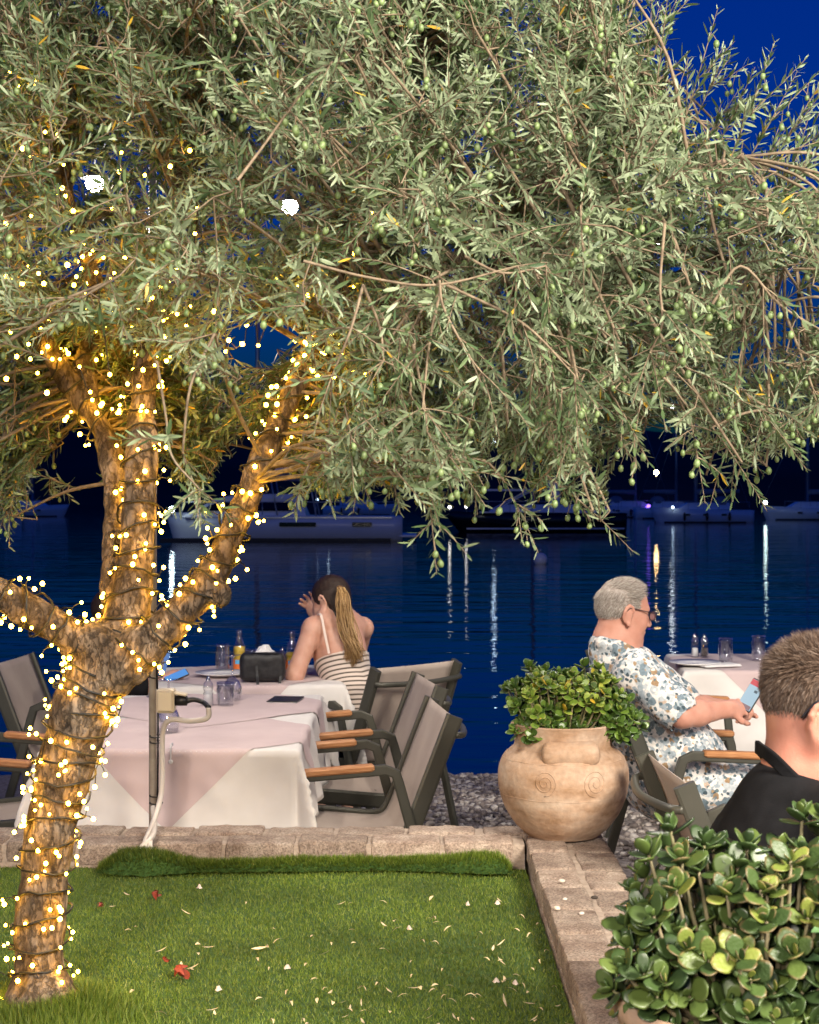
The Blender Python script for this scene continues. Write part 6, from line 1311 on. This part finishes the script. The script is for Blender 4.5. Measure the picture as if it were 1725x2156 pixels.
# pot in the foreground, lower right
PB = V(.50, 2.25, ZT+.001); pot2 = empty('terracotta_pot', PB, 'terracotta pot with dark jade plant in the lower right corner', 'pot')
prof2 = [(r*.98, z*1.30) for r, z in [(.095, 0), (.11, .02), (.15, .09), (.185, .16), (.205, .22), (.215, .255), (.222, .262), (.224, .272), (.218, .28), (.206, .278), (.196, .25), (.18, .2)]]
b = MB(); b.lathe([(0, .001)]+prof2, 56); b.build('pot_body', M['terra'], pot2); b = MB(); b.lathe([(0, .305), (.1, .31), (.185, .30)], 28); b.build('soil', M['potsoil'], pot2)
random.seed(4)
M['chip'] = mat('marble_chip', (.62, .56, .48), .7, (.5, .42, .34), 12, 3)
for k in range(26):
    a = random.uniform(PI*.8, PI*2.1); r = random.uniform(.08, .185); b = MB(); s_ = random.uniform(.006, .013); b.ell((0, 0, 0), (s_*1.2, s_, s_*.7), 6, 4); o = b.build('white_pebble', M['chip'], pot2, False); o.location = (r*math.cos(a), r*math.sin(a), .315); o.rotation_euler = (random.random(), random.random(), random.random()*6)
jb = empty('jade_plant', PB+V(0, 0, .31), 'large dark green jade plant with red leaf edges in the lower right corner', 'plant')
jade(jb, (0, 0, 0), [((-.07, 0, .14), (.155, .15, .155)), ((.06, 0, .16), (.16, .15, .165)), ((.15, -.02, .12), (.13, .14, .15)), ((-.13, -.02, .08), (.115, .12, .10)), ((.05, -.07, .05), (.14, .10, .09)), ((-.04, -.09, .02), (.14, .08, .08))], 300, .034, 'jadeB', 8)
# spiny weed beside it
M['weed'] = mat('grey_green_weed', (.07, .16, .06), .5, (.12, .22, .09), 30, 3)
wd = empty('thistle_weed', PB+V(.13, -.14, .31), 'spiny green weed with jagged leaves in the lower right pot', 'plant')
random.seed(12)
def jag(L_, w):
    b = MB(); n = 13; vs = []; 
    for i in range(n):
        t = i/(n-1); ww = w*math.sin(PI*(t*.9+.06))*(1.0 if i % 2 else .42); z = .35*L_*t*(1-t)-.12*L_*t*t; sh = L_*(.035 if i % 2 else 0)
        vs += [(t*L_+sh, -ww, z+.25*ww), (t*L_, 0, z), (t*L_+sh, ww, z+.25*ww)]
    b.add(vs, [(i*3+k, (i+1)*3+k, (i+1)*3+k+1, i*3+k+1) for i in range(n-1) for k in range(2)]); return b
b = MB(); b.tube(bez([(-.02, .0, -.02), (-.015, -.01, .12), (-.03, -.02, .26)], 5), lerp_list([.006, .005, .003], 5), 7); b.build('stem', M['weed'], wd)
for k in range(22):
    z = .0+.25*k/21; a = k*2.4+random.uniform(-.3, .3); o = jag(random.uniform(.08, .13)*(1-.3*k/21), random.uniform(.022, .03)).build('leaf', M['weed'], wd); o.location = (-.018-.01*k/21, -.01-.01*k/21, z); o.rotation_euler = (random.gauss(0, .3), random.uniform(-.9, -.05), a)
# ------------------------------------------------------------------ litter on the lawn
M['dry'] = mat('dry_leaf', (0.50, 0.38, 0.20), .7, (.62, .52, .34), 40, 3, objrand=.25); M['red'] = mat('red_dead_leaf', (.26, .035, .015), .7, (.16, .03, .015), 40, 3); M['petal'] = mat('pale_petal', (.55, .44, .36), .6, (.64, .54, .46), 30, 2, objrand=.15)
def small_leaf(L_, w, curl, n=5):
    b = MB(); vs = []
    for i in range(n):
        t = i/(n-1); ww = w*math.sin(PI*min(1, t*.9+.06)); 
        vs += [(t*L_-L_/2, -ww, curl*math.sin(PI*t)+.25*ww), (t*L_-L_/2, 0, curl*math.sin(PI*t)), (t*L_-L_/2, ww, curl*math.sin(PI*t)+.25*ww)]
    b.add(vs, [(i*3+k, (i+1)*3+k, (i+1)*3+k+1, i*3+k+1) for i in range(n-1) for k in range(2)]); return b
LM = [small_leaf(*q).mesh('fallen_leaf') for q in ((.042, .005, .006), (.034, .004, .010), (.05, .0045, -.004), (.028, .006, .004))]
for m_ in LM: m_.materials.append(M['dry'])
random.seed(31); placed = 0
while placed < 120:
    u = random.uniform(200, 1230); v = 1865+290*random.random()**.75; 
    if random.random() > .25+.75*min(1, max(0, (u-250)/600)): continue
    d = F*(CAMH-ZL-.015)/(v-YH); p = W(u, v, d)
    if p.x > .335: continue
    o = mkobj('fallen_leaf', random.choice(LM), None); o.location = (p.x, p.y, lz(p.x, p.y)+.018); o.rotation_euler = (random.gauss(0, .3), random.gauss(0, .2), random.uniform(0, 6.3)); s_ = random.uniform(.45, .85); o.scale = (s_,)*3
    tag(o, 'small dry tan olive leaf fallen on the lawn', 'leaf', 'dry leaves scattered on the lawn'); placed += 1
for k, (u, v, lab) in enumerate([(1048, 1895, 'white pebble or petal at the upper right of the lawn'), (985, 1897, 'pale pebble on the lawn left of the white one'), (605, 2035, 'pinkish pebble in the middle of the lawn'), (1085, 2065, 'pale crumpled petal near the wall at lower right'), (1045, 2060, 'small pinkish petal beside the crumpled one'), (862, 1950, 'whitish petal on the right half of the lawn'), (460, 2080, 'grey pebble on the lower middle of the lawn'), (420, 1865, 'white petal near the turf edge')]):
    d = F*(CAMH-ZL-.015)/(v-YH); p = W(u, v, d); b = MB(); b.grid(lambda a, c: ((a-.5)*.016, (c-.5)*.012*(1-.5*abs(a-.5)), .010*math.sin(PI*a)*math.sin(PI*c)+.004*mnoise.noise(Vector((a*4, c*4, k)))), 7, 6); o = b.build('petal', M['petal']); o.location = (p.x, p.y, lz(p.x, p.y)+.016); o.rotation_euler = (0, 0, k*1.7); tag(o, lab, 'petal', 'pale petals on the lawn')
for k, (u, v, s_, lab) in enumerate([(385, 2048, 1.3, 'largest crumpled red dead leaf in the middle of the lawn'), (325, 1884, 1.0, 'dark red dead leaf near the turf edge'), (352, 2022, .55, 'tiny red leaf scrap above the largest red leaf'), (215, 1908, .7, 'brown red dead leaf beside the trunk')]):
    d = F*(CAMH-ZL-.015)/(v-YH); p = W(u, v, d); e = empty('dead_leaf', (p.x, p.y, lz(p.x, p.y)+.016), lab, 'leaf', 'red dead leaves on the lawn')
    for j in range(4):
        o = small_leaf(.03*s_, .007*s_, .012*s_*(1 if j % 2 else -.4)).build('lobe', M['red'], e); o.location = (random.uniform(-.012, .012)*s_, random.uniform(-.008, .008)*s_, .004); o.rotation_euler = (random.gauss(0, .7), random.gauss(0, .5), random.uniform(0, 6))
# pebbles and crumbs on the side wall
for k, (u, v) in enumerate([(1183, 1857), (1190, 1895), (1173, 1915), (1252, 1892), (1225, 1925)]):
    d = F*(CAMH-ZT-.003)/(v-YH); p = W(u, v, d); b = MB(); s_ = [.008, .007, .009, .008, .007][k]; b.ell((0, 0, s_*.5), (s_*1.3, s_, s_*.6), 7, 5); o = b.build('stone_crumb', M['pepper'] if k == 3 else M['chip']); o.location = (p.x, p.y, ZT+.002); o.rotation_euler = (0, 0, k); tag(o, ['white stone crumb on the side wall nearest the big pot', 'second white crumb down the side wall', 'elongated pale crumb at the inner side of the side wall', 'dark crumb on the side wall beside the jade plant', 'small pale crumb low on the side wall'][k], 'stone', 'stone crumbs on the side wall')
